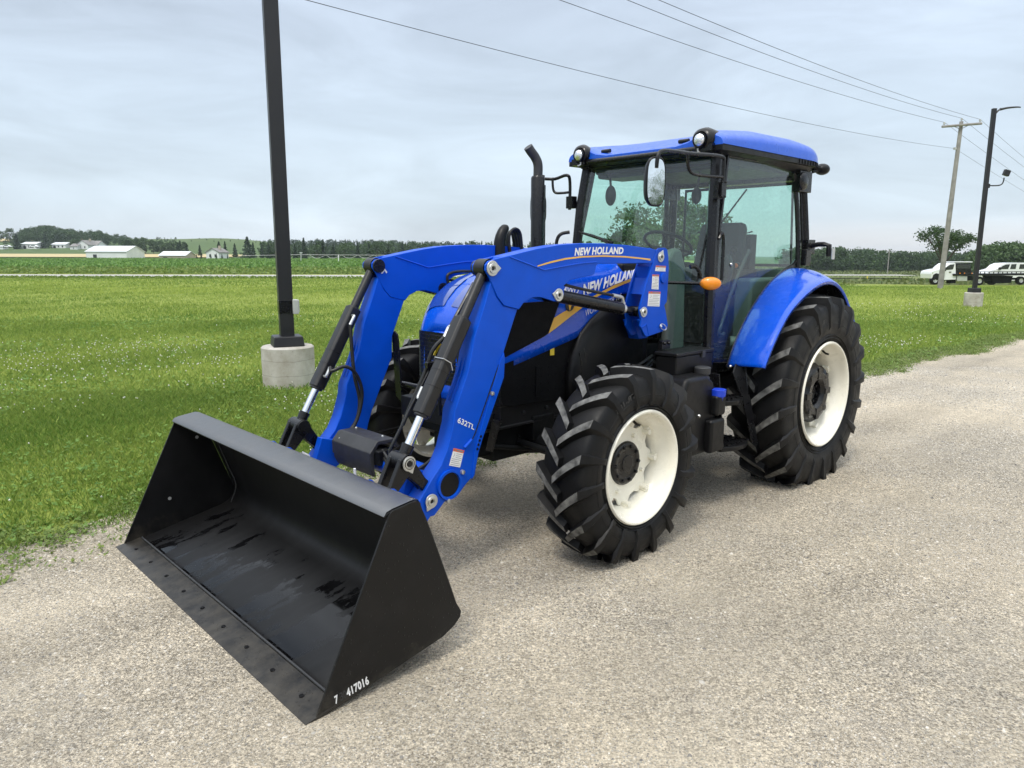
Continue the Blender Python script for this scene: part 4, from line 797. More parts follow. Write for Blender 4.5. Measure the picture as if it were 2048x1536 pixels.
# ------------------------------------------------ wheels
def tyre_parts(R, rimr, yc, hw, secw, nl, lugh, lugw, s):
    """tyre standing at the origin, axis along y; returns rubber builder"""
    mb = MB(); tr = R-lugh            # carcass crown radius
    prof = []
    hs = secw/2
    pts = [(-hw*.70, rimr+.004), (-hs*.86, rimr+.02), (-hs*1.0, rimr+(tr-rimr)*.36), (-hs*1.0, rimr+(tr-rimr)*.55), (-hw*1.0, tr-.055), (-hw*.86, tr-.022), (-hw*.5, tr-.006), (0, tr),
           (hw*.5, tr-.006), (hw*.86, tr-.022), (hw*1.0, tr-.055), (hs*1.0, rimr+(tr-rimr)*.55), (hs*1.0, rimr+(tr-rimr)*.36), (hs*.86, rimr+.02), (hs*.80, rimr+.004)]
    # smooth the section
    P = [Vector((a, 0, r)) for a, r in pts]; Q = []
    for i in range(len(P)-1):
        a, b, c, d = P[max(i-1, 0)], P[i], P[i+1], P[min(i+2, len(P)-1)]
        for k in range(3):
            u = k/3; Q.append(.5*((2*b)+(-a+c)*u+(2*a-5*b+4*c-d)*u*u+(-a+3*b-3*c+d)*u**3))
    Q.append(P[-1]); mb.lathe([(q.x, q.z) for q in Q], seg=96)
    # raised rings on the outer sidewall
    for rr in (.16, .22, .5):
        r0 = rimr+(tr-rimr)*rr; yb = hs*(1.0 if rr > .3 else .965); mb.lathe([(yb-.004, r0-.006), (yb+.003, r0), (yb-.004, r0+.006)], seg=96)
    def carc(y):
        a = abs(y)/hw
        return tr-.006-(.05*max(0, (a-.45)/.55)**2.2)
    K = 9
    for side in (1, -1):
        for j in range(nl):
            th0 = 2*pi*j/nl + (pi/nl if side < 0 else 0)
            secs = []
            for k in range(K+1):
                u = k/K
                if u < .80:
                    w = u/.80; y = side*(-.018+(hw+.018)*w); top = R-.004-.016*w**2; bot = carc(y)-.012
                    adv = (.95*w-.17*w*w)*hw/R*1.22; wd = lugw*(1.0+.22*w)
                else:   # the lug turns over the shoulder and dies into the sidewall
                    w = (u-.80)/.20; y = side*(hw+w*(hs-hw)*1.0+.006*(1-w)); rr = (tr-.035)-w*(.13*R/.6)
                    top = R-.02-w*((R-.02)-(rr+.01)); bot = rr-.02; adv = (.78*hw/R*1.22)+w*.012; wd = lugw*(1.22-.45*w)
                    y = side*(hw+.012+(hs-hw)*w*.95)
                ang = adv
                secs.append((y, top, bot, ang, wd, u))
            vs = []
            for (y, top, bot, ang, wd, u) in secs:
                # front face of the tyre: the lug centre points down, shoulders up  (+x is forward)
                a = th0 + ang
                ht = wd/2/R; hb = wd*.85/R
                yb = y if u < .80 else y-side*.012
                for (r, da, yy) in ((bot, -hb, yb), (top, -ht, y), (top, ht, y), (bot, hb, yb)):
                    vs.append((r*cos(a+da), yy, r*sin(a+da)))
            fs = []
            for k in range(K):
                for q in (0, 2): fs.append((k*4+q, k*4+q+1, (k+1)*4+q+1, (k+1)*4+q))
            fs += [(0, 1, 2, 3), (K*4+3, K*4+2, K*4+1, K*4)]
            mb.add(vs, fs); o_ = len(mb.v)-len(vs); mb.mi = 1
            for k in range(K):
                if k >= 7: mb.mi = 0
                mb.f.append((o_+k*4+1, o_+k*4+2, o_+(k+1)*4+2, o_+(k+1)*4+1)); mb.m.append(mb.mi)
            mb.mi = 0
    return mb

def wheel(front, s):
    if front: X, Z, yc, R, rim, hw, sw, nl, lh, lw = 2.35, .570, .975, .603, .318, .162, .345, 18, .044, .044
    else:     X, Z, yc, R, rim, hw, sw, nl, lh, lw = 0.0, .712, .960, .795, .395, .218, .450, 20, .050, .052
    RY = 1.1407 if front else 1.1799          # outer rim flange plane
    RR = .3454 if front else .4223
    rf = RR-.018
    th = random.random()*.3
    def place(p):                              # spin, flatten where it stands, put on its side of the tractor
        x = p[0]*cos(th)-p[2]*sin(th); z = p[0]*sin(th)+p[2]*cos(th)
        zz = z+Z; y = p[1]+yc
        if zz < .0: 
            y += (p[1]*.05); zz = max(zz, .003)*.0+.003+random.random()*.001
        return (x+X, s*y, zz)
    nm = ('front_wheel' if front else 'rear_wheel')
    # rim: outer flange, drop centre well, inner flange
    b = MB(); yo = RY-yc; w = .30 if front else .38
    prof = [(yo, RR), (yo+.006, RR-.006), (yo+.004, RR-.016), (yo-.006, RR-.024), (yo-.03, rf-.012), (yo-.055, rf-.016), (yo-.075, rf-.038), (yo-.13, rf-.062), (yo-w*.62, rf-.064), (yo-w*.72, rf-.03), (yo-w*.97, rf-.016), (yo-w, RR),
            (yo-w-.004, RR+.004), (yo-w*.6, rf-.04), (yo-.09, rf-.03), (yo-.02, rf+.002), (yo-.006, RR+.003)]
    b.lathe(prof, seg=96, closed=True)
    ro = b.xf(place).build(nm, M['cream'], TR, smooth=40)
    t = tyre_parts(R, rf-.004, yc, hw, sw, nl, lh, lw, s).xf(place).build('tyre', [M['rubber'], M['lug']], ro, smooth=28)
    # disc
    d = MB(); hy = yo-(.150 if front else .165)
    if front:
        n = 8; pts = []
        for k in range(n):
            a = 2*pi*k/n
            for (da, r) in ((-.30, .222), (-.15, .262), (.15, .262), (.30, .222)): pts.append((r*cos(a+da), r*sin(a+da)))
        d.prism(pts, hy-.006, hy+.006)
        for k in range(n):
            a = 2*pi*k/n; c = (.268*cos(a), hy+.012, .268*sin(a)); Rm = Matrix.Rotation(-a, 3, 'Y')
            d.box(c, (.030, .06, .045), Rm)
            d.lathe([(hy-.02, .0), (hy+.075-.02, .0001), (hy+.055, .016), (hy-.02, .016)], (.246*cos(a), 0, .246*sin(a)), seg=12)
            if k % 2 == 0: d.lathe([(hy+.0, .0), (hy+.03, .0001), (hy+.028, .013), (hy, .015)], (.175*cos(a+.39), 0, .175*sin(a+.39)), seg=6)
    else:
        n = 8; pts = []
        for k in range(n):
            a = 2*pi*k/n
            for (da, r) in ((-.17, .25), (-.11, .335), (.11, .335), (.17, .25)): pts.append((r*cos(a+da), r*sin(a+da)))
        d.prism(pts, hy-.008, hy+.006)
        for k in range(n):
            a = 2*pi*k/n; d.box((.338*cos(a), hy+.01, .338*sin(a)), (.03, .07, .055), Matrix.Rotation(-a, 3, 'Y'))
    d.xf(place).build('disc', M['cream'], ro, bevel=.004)
    h = MB()
    if front:
        h.lathe([(hy-.02, .135), (hy+.012, .135), (hy+.022, .128), (hy+.026, .118), (hy+.022, .09), (hy+.020, .085), (hy+.024, .06), (hy+.024, .0)], seg=40)
        for k in range(10):
            a = 2*pi*k/10; h.lathe([(hy+.02, .0125), (hy+.036, .0115), (hy+.038, .0)], (.107*cos(a), 0, .107*sin(a)), seg=8)
        h.lathe([(hy+.024, .052), (hy+.03, .05), (hy+.03, .0)], seg=24)
        h.lathe([(hy-.30, .16), (hy-.02, .12)], seg=24)
    else:
        # thick dished cast weight with notches round an open centre
        n = 48; rings = []
        for (yy, r0) in ((hy, .245), (hy+.055, .245), (hy+.095, .215), (hy+.105, .17), (hy+.10, .12), (hy+.075, .095), (hy, .09), (hy-.03, .09)):
            row = []
            for k in range(n+1):
                a = 2*pi*k/n; notch = .0
                if r0 > .2: notch = .022 if (k % 12) in (0, 1, 11) else 0
                row.append(((r0-notch)*cos(a), yy-(.012 if (notch and yy > hy+.02) else 0), (r0-notch)*sin(a)))
            rings.append(row)
        h.grid(rings)
        for k in range(4):
            a = 2*pi*k/4+.5; h.lathe([(hy+.09, .03), (hy+.107, .028), (hy+.107, .0)], (.185*cos(a), 0, .185*sin(a)), seg=6)
            h.box((.165*cos(a+.75), hy+.098, .165*sin(a+.75)), (.09, .02, .05), Matrix.Rotation(-(a+.75), 3, 'Y'))
        h.lathe([(hy-.02, .088), (hy+.03, .085), (hy+.05, .06), (hy+.05, .0)], seg=24)
        for k in range(6): a = 2*pi*k/6; h.lathe([(hy+.03, .012), (hy+.06, .011), (hy+.06, 0)], (.072*cos(a), 0, .072*sin(a)), seg=6)
    h.xf(place).build('hub', M['frame'] if front else M['darkgrey'] if False else M['frame'], ro, bevel=.003, smooth=35)
    v = MB(); v.tube([(.0, yo-.10, rf-.055), (.0, yo-.07, rf-.075), (.0, yo-.045, rf-.078)], .008, seg=8, smoothn=2)
    v.xf(place).build('valve_stem', M['hose'], ro)
    if s > 0:   # moulded size mark on the sidewall, small paper tag stuck to the front tread
        hs = sw/2; rm = rf+(R-lh-rf)*(.62 if front else .6); ca = radians(64 if front else 70)
        def f(u, v):
            a = ca-(u-.5)*(.40 if front else .3); r = rm+(v-.5)*.034; return (X+r*cos(a), s*(yc+hs*.985+.006), Z+r*sin(a))
        lettering('TR-185' if front else '18.4-30', f, M['raised'], ro, name='sidewall_lettering', bold=.02)
    return ro
fwl = wheel(True, 1); wheel(False, 1); wheel(True, -1); wheel(False, -1)
tg = MB(); q = [Vector(T(*p, x=2.79)) for p in ((1151, 1043), (1165, 1049), (1158, 1066), (1141, 1060))]
# paper tag between two front tread lugs
def tread_pt(u, v):
    a = radians(-34)+v*.11-.05; r = .579; return Vector((2.35+r*cos(a), .985+(u-.5)*.055-(v-.5)*.02, .570+r*sin(a)))
tg.grid([[tuple(tread_pt(i/3, j/4)) for i in range(4)] for j in range(5)]); tg.build('paper_tag', M['white'], fwl)

# ------------------------------------------------ chassis, axles, engine
b = MB()
b.box((1.95, 0, .70), (1.55, .46, .42)); b.box((2.50, 0, .845), (1.2, .50, .13)); b.box((2.93, 0, .80), (.22, .36, .18)); b.box((2.75, 0, .68), (.25, .4, .3))
b.box((.5, 0, .72), (1.6, .44, .46)); b.box((1.1, 0, .95), (.5, .5, .35)); b.box((.0, 0, .75), (.5, .7, .42)); b.box((1.95, 0, .98), (1.7, .5, .25))
b.box((.45, .36, .72), (.9, .3, .2)); b.box((.45, -.36, .72), (.9, .3, .2))
for s in (1, -1):
    for k in range(7): b.lathe([(.225, .016), (.245, .015), (.247, 0)] if s > 0 else [(-.225, .016), (-.245, .015), (-.247, 0)], (1.3+k*.2, 0, .62+.06*(k % 3)), seg=6)
    b.box((1.62, s*.30, .92), (.36, .12, .16)); b.box((2.2, s*.29, .90), (.8, .05, .06))
    b.tube([(2.75, s*.24, .60), (2.2, s*.27, .5), (1.5, s*.25, .52), (1.1, s*.3, .7)], .018, seg=8, smoothn=5)
b.box((1.5, .0, .49), (1.3, .32, .10)); b.lathe([(1.0, .16), (1.25, .19), (1.3, .19)], (0, 0, .72), axis='X', seg=24)
ch = b.build('chassis', M['engine'], TR, bevel=.012)
for s in (1, -1):
    b = MB(); b.box((2.20, s*.285, .80), (1.35, .03, .15)); b.box((2.20, s*.295, .872), (1.35, .05, .016)); b.box((2.20, s*.295, .728), (1.35, .05, .016))
    for k in range(6): b.lathe([(s*.299, .017), (s*.316, .015), (s*.318, 0)], (1.65+.22*k, 0, .80), seg=6)
    b.build('frame_rail', M['sleeve'], ch, bevel=.004)
    for k in range(3):
        b = MB(); b.tube([(1.95-.05*k, s*.30, .92+.02*k), (1.75, s*(.36+.02*k), .98-.03*k), (1.45, s*(.40+.01*k), .92+.05*k), (1.25, s*.38, 1.0+.03*k)], .012, seg=8, smoothn=5); b.build('pipe', M['sleeve'], ch)
b = MB(); b.lathe([(-.84, .09), (-.6, .085), (-.3, .075), (-.14, .11), (.14, .11), (.3, .075), (.6, .085), (.84, .09)], (2.35, 0, .57), seg=24)
for s in (1, -1):
    b.box((2.35, s*.78, .57), (.17, .1, .30)); b.ball((2.35, s*.80, .57), .14, 1, .7, 1); b.tube([(2.47, s*.72, .56), (2.5, s*.4, .58), (2.5, 0, .6)], .022, seg=8)
    b.box((2.35, s*.25, .68), (.2, .14, .16))
b.build('front_axle', M['engine'], TR, bevel=.008)
b = MB(); b.lathe([(-.9, .12), (-.5, .13), (-.3, .2), (.3, .2), (.5, .13), (.9, .12)], (0, 0, .712), seg=24); b.build('rear_axle', M['engine'], TR)

# ------------------------------------------------ bonnet
hs = [(2.965, .17, 1.335, .90), (2.955, .225, 1.39, .885), (2.925, .27, 1.45, .88), (2.875, .305, 1.52, .88), (2.80, .33, 1.59, .90), (2.70, .345, 1.655, .93), (2.55, .352, 1.705, .98), (2.3, .358, 1.745, 1.05),
      (2.0, .364, 1.775, 1.14), (1.7, .372, 1.795, 1.22), (1.4, .378, 1.81, 1.25), (1.22, .383, 1.82, 1.25)]
hs0 = hs; hx = sorted(set([h[0] for h in hs]+list(np.linspace(1.3, 2.9, 33))), reverse=True); hs = [(x,)+tuple(float(np.interp(x, [h[0] for h in hs0][::-1], [h[j] for h in hs0][::-1])) for j in (1, 2, 3)) for x in hx]
def hoodw(x, z):
    """half width of the bonnet at (x, z)"""
    xs = [h[0] for h in hs][::-1]; w = np.interp(x, xs, [h[1] for h in hs][::-1]); zt = np.interp(x, xs, [h[2] for h in hs][::-1])
    k = max(0.0, (z-(zt-.26))/.26); return w * (max(0, 1-min(k, 1)**3.2))**(1/2.6)
rows = []
low = lambda x: float(np.interp(x, [1.1, 1.60, 1.80, 1.93, 2.08, 2.757, 2.83, 2.97], [1.58, 1.55, 1.45, 1.37, 1.259, 1.10, .93, .90]))
for (x, w, zt, zb) in hs:
    half = []; z0 = low(x); zs = zt-.26
    for k in range(5): half.append((x, w, z0+(zs-z0)*k/5 if zs > z0 else z0))
    for k in range(29):
        a = pi/2*k/28; half.append((x, w*max(0, cos(a))**(2/2.6), zs+(zt-zs)*sin(a)**(2/3.2)))
    rows.append(half + [(p[0], -p[1], p[2]) for p in half[::-1]][1:])
b = MB(); b.grid(rows); n = len(rows[0]); b.add(rows[0], [tuple(range(n))]); hood = b.build('bonnet', M['hoodblue'], TR, smooth=35)
hood.modifiers.new('thick', 'SOLIDIFY').thickness = .004
def onhood(x, z, off=.004, s=1): return (x, s*(hoodw(x, z)+off), z)
def hoodpx(u, v, off=.004):
    y = .365
    for _ in range(4): p = T(u, v, y=y); y = hoodw(p[0], p[2])+off
    return (p[0], y, p[2])
def hoodpatch(corners, nu=14, nv=6, off=.004, s=1):
    tl, tr_, br, bl = corners; R_ = []
    for j in range(nv+1):
        v = j/nv; row = []
        for i in range(nu+1):
            u = i/nu; px = [(tl[k]*(1-u)+tr_[k]*u)*(1-v)+(bl[k]*(1-u)+br[k]*u)*v for k in (0, 1)]
            row.append((px[0], s*(hoodw(px[0], px[1])+off), px[1]))
        R_.append(row)
    return R_
for s in (1, -1):    # black mesh side vents, flat panels
    b = MB(); pts = [hoodpx(*p, off=.0) for p in ((1120, 600), (1096, 667), (1088, 673), (1008, 716), (1006, 700), (1036, 606))]
    b.slab([(p[0], s*(p[1]-.004), p[2]) for p in pts], (0, s, 0), .010); b.build('side_vent', M['meshblack'], hood, bevel=.003)
# nose grille, follows the plan curve
def nose(y, z, off): 
    ws = [h[1] for h in hs]; xs = [h[0] for h in hs]
    return (float(np.interp(abs(y), [h[1] for h in hs0[:7]], [h[0] for h in hs0[:7]]))+off, y, z)
g = MB(); ys = np.linspace(-.262, .262, 31); g.grid([[nose(y, z, .004) for y in ys] for z in (1.0, 1.10, 1.2, 1.325)]); gr = g.build('nose_grille', M['frame'], hood)
g = MB()
for k in range(13):
    z = 1.005+k*.025; g.tube([nose(y, z, .004) for y in ys[1:-1]], .003, seg=6)
g.build('grille_bars', M['frame'], gr)
# headlamp windows high on the nose
for s in (1, -1):
    g = MB(); R_ = []
    for (x, zc_) in ((2.90, 1.49), (2.86, 1.535), (2.80, 1.59), (2.72, 1.645), (2.62, 1.685)):
        w = float(np.interp(x, [h[0] for h in hs][::-1], [h[1] for h in hs][::-1])); zt = float(np.interp(x, [h[0] for h in hs][::-1], [h[2] for h in hs][::-1])); row = []
        for k in range(7):
            yy = w*(.12+.70*k/6); kk = (yy/w)**2.6; row.append((x+.004, s*yy, zt-.26+.26*(1-kk)**(1/3.2)+.005))
        R_.append(row)
    g.grid(R_); g.build('headlamp', pbr('headlamp_cover', (.02, .06, .30), .08, coat=1.0), hood)
# white leaf badge on the nose
for (y0, y1, z0, z1) in ((-.035, .005, 1.385, 1.44), (-.005, .04, 1.40, 1.455)):
    g = MB(); P_ = [nose(y, z, .0) for y, z in ((y0, z0), (y0+.02, z0-.01), (y1, z1), (y1-.02, z1+.01))]
    g.slab([(2.955-.55*(p[2]-1.36), p[1], p[2]) for p in P_], (1, 0, .2), .006); g.build('badge', M['white'], hood)
# decals
def hmap(tl, tr_, br, bl):
    A = [hoodpx(*p, off=.0045) for p in (bl, br, tl, tr_)]
    def f(u, v):
        x = (A[0][0]*(1-u)+A[1][0]*u)*(1-v)+(A[2][0]*(1-u)+A[3][0]*u)*v; z = (A[0][2]*(1-u)+A[1][2]*u)*(1-v)+(A[2][2]*(1-u)+A[3][2]*u)*v
        return (x, hoodw(x, z)+.006, z)
    return f
lettering('NEW HOLLAND', hmap((1164, 569), (1274, 531), (1272, 553), (1166, 592)), M['white'], hood, shear=.22, bold=.045, space=1.04)
lettering('WORKMASTER 105', hmap((1171, 620), (1243, 586), (1243, 596), (1171, 633)), M['white'], hood, shear=.2, bold=.0)
lettering('4WD', hmap((1126, 571), (1157, 574), (1157, 588), (1126, 588)), M['white'], hood, shear=.2, bold=.02)
stripe = [((1096, 668), (1106, 637)), ((1115, 654), (1125, 625)), ((1140, 634), (1150, 612)), ((1165, 615), (1172, 600)), ((1195, 593), (1200, 585)), ((1225, 578), (1228, 570)), ((1268, 560), (1269, 554))]
b = MB(); R_ = []
for a_, c_ in stripe:
    p, q = hoodpx(*a_), hoodpx(*c_); R_.append([(p[0]*(1-t)+q[0]*t, hoodw(p[0]*(1-t)+q[0]*t, p[2]*(1-t)+q[2]*t)+.0045, p[2]*(1-t)+q[2]*t) for t in (0, .33, .66, 1)])
b.grid(R_); b.build('gold_stripe', M['gold'], hood)
c0 = hoodpx(1139, 610); b = MB(); b.lathe([(c0[1]+.001, .042), (c0[1]+.006, .040), (c0[1]+.006, 0)], (c0[0], 0, c0[2]), seg=32); bd = b.build('round_badge', M['darkgrey'], hood)
b = MB(); b.slab([(c0[0]+dx, c0[1]+.006, c0[2]+dz) for dx, dz in ((.005, -.036), (.022, .02), (.012, .024), (.001, -.01), (-.012, .03), (-.02, .022))], (0, 1, 0), .003); b.build('leaf_emblem', M['gold'], bd)
# black engine side panels under the blue, and the louvred rear cowl
for s in (1, -1):
    b = MB(); b.slab([(x, s*.335, z) for x, z in ((2.82, .90), (2.78, 1.13), (2.06, 1.30), (1.9, 1.40), (1.30, 1.55), (1.30, .84), (2.0, .84), (2.7, .87))], (0, s, 0), .012)
    for k in range(3): b.box((2.45-.3*k, s*.350, 1.0), (.03, .012, .20))
    b.box((2.05, s*.352, 1.0), (.05, .01, .24))
    for i in range(9):
        for j in range(4): b.ball((2.62-.07*i, s*.349, .93+.05*j), .006, seg=6, rings=4)
    ep = b.build('engine_side_panel', M['meshblack'], TR, bevel=.003)
    if s > 0:
        b = MB(); b.slab([T(*p, y=.352) for p in ((1100, 690), (1108, 689), (1108, 710), (1100, 711))], (0, 1, 0), .003); b.build('yellow_label', M['yellow'], ep)
    b = MB(); R_ = []
    prof = [(2.17, .84), (2.17, 1.0), (2.14, 1.13), (2.06, 1.27), (1.96, 1.36), (1.86, 1.42), (1.72, 1.47), (1.45, 1.52)]
    for (x, z) in prof:
        R_.append([(x+.01, s*.345, z+.012), (x, s*.385, z+.006), (x-.03, s*.405, z-.015), (x-.10, s*.415, z-.07), (min(x-.2, 1.75), s*.415, max(z-.2, .84)), (1.4, s*.40, max(z-.3, .84))])
    b.grid(R_); cw = b.build('rear_cowl', M['black'], TR, smooth=50); cw.modifiers.new('thick', 'SOLIDIFY').thickness = .006
    b = MB()
    for k in range(6):
        x = 2.10-.042*k; z0 = 1.16+.026*k; b.tube([(x, s*.402, z0), (x-.012, s*.408, z0-.06), (x-.014, s*.409, .93)], .0055, seg=6)
    b.build('louvres', M['frame'], cw)
b = MB(); b.box((1.43, 0, 1.3), (.34, .70, .9)); b.box((1.12, 0, .78), (.12, 1.1, .44)); b.build('firewall', M['black'], TR, bevel=.02)

# ------------------------------------------------ front guard with upright bars
b = MB()
for s in (1, -1):
    y = s*.50; pts = [(2.93, y-.035*s, .84), (2.93, y+.035*s, .84), (2.95, y+.035*s, 1.24), (2.953, y+.028*s, 1.28), (2.955, y, 1.30), (2.953, y-.028*s, 1.28), (2.95, y-.035*s, 1.24)]
    b.slab(pts, (1, 0, 0), .012); b.slab([(2.93, y-.035*s, .84), (2.93, y+.035*s, .84), (2.75, s*.30, .74), (2.75, s*.22, .74)], (0, 0, -1), .012)
    b.slab([(2.93, y+.035*s, .86), (2.93, y-.035*s, .86), (2.88, s*.34, .62), (2.88, s*.40, .62)], (1, 0, 0), .010)
b.tube([(2.91, -.50, .93), (2.91, .50, .93)], .020, seg=12)
b.build('front_guard', M['frame'], TR, bevel=.003)

# ------------------------------------------------ loader
LY = .610
armL = XZ([(983, 562), (994, 593), (1007, 611), (1036, 618), (1009, 703), (1007, 754), (963, 880), (956, 906), (946, 954), (933, 969), (918, 990), (890, 1005), (870, 1032), (862, 1034), (854, 1047), (836, 1008), (866, 957), (883, 931), (896, 898), (908, 848), (910, 823), (926, 777), (938, 740), (950, 674), (970, 610)], LY)
knee = XZ([(970, 530), (976, 522), (987, 518.5), (1010, 513), (1042, 505), (1075, 497), (1118, 489.5), (1161, 486.5), (1203, 486.5), (1250, 490), (1302, 497), (1314, 500), (1318, 512), (1314, 526), (1252, 527), (1196, 527.5), (1192, 531),
           (1188, 548), (1183, 551), (1160, 555), (1140, 560), (1127, 571), (1127, 590), (1118, 603), (1108, 603), (1092, 598), (1078, 594), (1062, 596), (1046, 606), (1037, 619), (1007, 611), (994, 593), (985, 572), (977, 553), (970, 541)], LY)
boom = XZ([(1000, 530), (1010, 513), (1042, 505), (1075, 497), (1118, 489.5), (1161, 486.5), (1203, 486.5), (1250, 490), (1300, 497), (1300, 527), (1252, 527), (1196, 527.5), (1188, 548), (1160, 555), (1127, 566), (1095, 590), (1078, 594), (1062, 596), (1037, 615), (1007, 608), (994, 590)], LY)
pin_k = (3.078, 1.733); pin_l = (2.545, 1.570); pin_w = (3.521, .509); pin_c = (3.664, .746)
def loader_side(s):
    near = s > 0; P = (lambda pts: [(x, s*y, z) for x, y, z in pts])
    b = MB(); b.prism(armL, s*.500, s*.607)
    arm = b.build('loader_arm', M['blue'], TR, bevel=.006, label=None)
    b = MB(); b.prism(boom, s*.5135, s*.5995); b.build('boom_box', M['blue'], arm, bevel=.006)
    for (y0, y1) in ((.600, .615), (.4975, .5125)):
        b = MB(); b.prism(knee, s*y0, s*y1); b.build('knee_plate', M['blue'], arm, bevel=.004)
    # raised fold lines in the knee plate
    b = MB(); seam = XZ([(1020, 514), (1088, 540), (1125, 533), (1160, 527), (1194, 524)], .616)
    for y in (.6155, .497): b.tube([(x, s*y, z) for x, z in seam], .0045, seg=6)
    b.build('fold_ridge', M['blue'], arm)
    # welded ribs on the lower arm: long flange, and the two beads near the foot
    b = MB(); fl = XZ([(1007, 705), (1009, 716), (1007, 754), (964, 878), (956, 905), (948, 950), (943, 958), (948, 905), (1000, 720)], .609); b.prism(fl, s*.606, s*.614)
    rb = XZ([(944, 879), (929, 896)], .612); b.tube([(rb[0][0], s*.611, rb[0][1]), (rb[1][0], s*.611, rb[1][1])], .010, seg=8)
    b.build('arm_flange', M['blue'], arm, bevel=.002)
    b = MB(); gl_ = XZ([(1003, 716), (990, 752), (966, 822), (950, 868), (944, 880)], .609); b.tube([(x, s*.6085, z) for x, z in gl_], .0035, seg=6); b.build('flange_groove', M['frame'], arm)
    fr = MB(); a1 = XZ([(966, 585), (924, 742), (905, 822), (889, 846)], .5)  # two fold lines on the arm's front face
    for yy in (.53, .56):
        px = XZ([(975, 600), (938, 740), (915, 805)], LY); fr.tube([(x+.004, s*yy, z+.001) for x, z in px], .004, seg=6)
    fr.build('front_ridge', M['blue'], arm)
    # fork cheek and socket at the foot of the arm
    b = MB(); b.prism([(pin_w[0]+dx, pin_w[1]+dz) for dx, dz in ((.05, .16), (.10, .02), (.03, -.09), (-.09, -.02), (-.08, .12))], s*.44, s*.4975); b.build('fork_cheek', M['blue'], arm, bevel=.004)
    # pins with tear-drop washers outside, round caps inside
    for (c, r, out) in ((pin_k, .036, True), (pin_l, .033, True), (pin_w, .034, True)):
        yo = .6155
        b = MB(); b.lathe([(s*.49, r*.92), (s*yo, r*.92)], (c[0], 0, c[1]), seg=28)
        m = MB(); pts = [(c[0]+r*1.18*cos(a), c[1]+r*1.18*sin(a)) for a in np.linspace(.5, 2*pi-.5, 22)]; 
        tipa = 2.6 if c is pin_k else (-.2 if c is pin_l else -2.3)
        tipa = {pin_k: pi+.0, pin_l: .15, pin_w: -1.0}[c]
        pts = [(c[0]+r*1.18*cos(a+tipa), c[1]+r*1.18*sin(a+tipa)) for a in np.linspace(.55, 2*pi-.55, 22)] + [(c[0]+r*1.75*cos(tipa), c[1]+r*1.75*sin(tipa))]
        m.prism(pts, s*(yo), s*(yo+.007)); pn = m.build('pin_washer', M['zinc'], arm, bevel=.002)
        m = MB(); m.lathe([(s*(yo+.006), r*.80), (s*(yo+.013), r*.72), (s*(yo+.013), r*.42), (s*(yo+.004), r*.40), (s*(yo+.004), 0)], (c[0], 0, c[1]), seg=24); m.build('pin_end', M['zinc'], pn)
        m = MB(); m.lathe([(s*(yo+.0045), r*.40), (s*(yo+.009), r*.30), (s*(yo+.009), 0)], (c[0], 0, c[1]), seg=12); m.build('grease_recess', M['frame'], pn)
        m = MB(); m.lathe([(s*.497, r*1.25), (s*.484, r*1.22), (s*.482, 0)], (c[0], 0, c[1]), seg=28); m.lathe([(s*.484, r*.3), (s*.479, r*.25), (s*.479, 0)], (c[0], 0, c[1]), seg=6); m.build('pin_cap', M['frame'], arm)
    for bx in ((925, 944), (896, 1001), (984, 787)):
        p = T(*bx, y=.612); m = MB(); m.lathe([(s*.606, .014), (s*.622, .012), (s*.624, 0)], (p[0], 0, p[2]), seg=10); m.build('bolt', M['zinc'], arm)
    if near or True:
        for k, bx in enumerate(((962, 873), (959.5, 881), (957, 889.5), (955, 898))):
            p = T(*bx, y=.615); m = MB(); m.lathe([(s*.6135, .0085), (s*.6155, .0085), (s*.6155, 0)], (p[0], 0, p[2]), seg=8); m.build('hole', M['frame'], arm)
    # tube end in the arm
    m = MB(); m.lathe([(s*.606, .083), (s*.622, .083), (s*.622, .070), (s*.608, .068)], (3.392, 0, .572), seg=36); m.build('socket_ring', M['blue'], arm)
    m = MB(); m.lathe([(s*.607, .069), (s*.6125, .066), (s*.6125, 0)], (3.392, 0, .572), seg=36); m.build('socket_plug', M['black'], arm)
    # ---- bucket (tilt) cylinder along the front of the arm
    K = Vector((pin_k[0], s*.556, pin_k[1])); L_ = Vector((pin_c[0], s*.556, pin_c[1])); D = (L_-K)
    m = MB(); m.lathe([(s*.514, .052), (s*.5985, .052)], (K.x, 0, K.z), seg=24); m.tube([K+D*.02, K+D*.29], .028, seg=16); cyl = m.build('tilt_cylinder', M['sleeve'], TR, bevel=.002)
    m = MB(); m.tube([K+D*.27, K+D*.283, K+D*.765, K+D*.775], [.036, .047, .047, .042], seg=16, square=True) if False else m.tube([K+D*.275, K+D*.77], .044, seg=16, square=True)
    m.tube([K+D*.268, K+D*.278], .040, seg=16); m.tube([K+D*.765, K+D*.782], .040, seg=16)
    m.build('cylinder_sleeve', M['sleeve'], cyl, bevel=.006)
    m = MB()
    for f in (.55, .63): m.tube([K+D*f, K+D*(f+.003)], .0452, seg=16, square=True)
    m.build('sleeve_joint', M['frame'], cyl)
    m = MB(); m.tube([K+D*.77, K+D*.93], .023, seg=20); m.build('chrome_rod', M['chrome'], cyl)
    m = MB(); m.tube([K+D*.92, K+D*1.0], [.034, .030], seg=14); m.lathe([(s*.525, .040), (s*.588, .040)], (L_.x, 0, L_.z), seg=24); m.build('rod_eye', M['frame'], cyl)
    side = K+D*.3; e = D.normalized(); fwd = Vector((e.z, 0, -e.x)); fwd = fwd if fwd.x > 0 else -fwd
    inn = Vector((0, -s, 0))
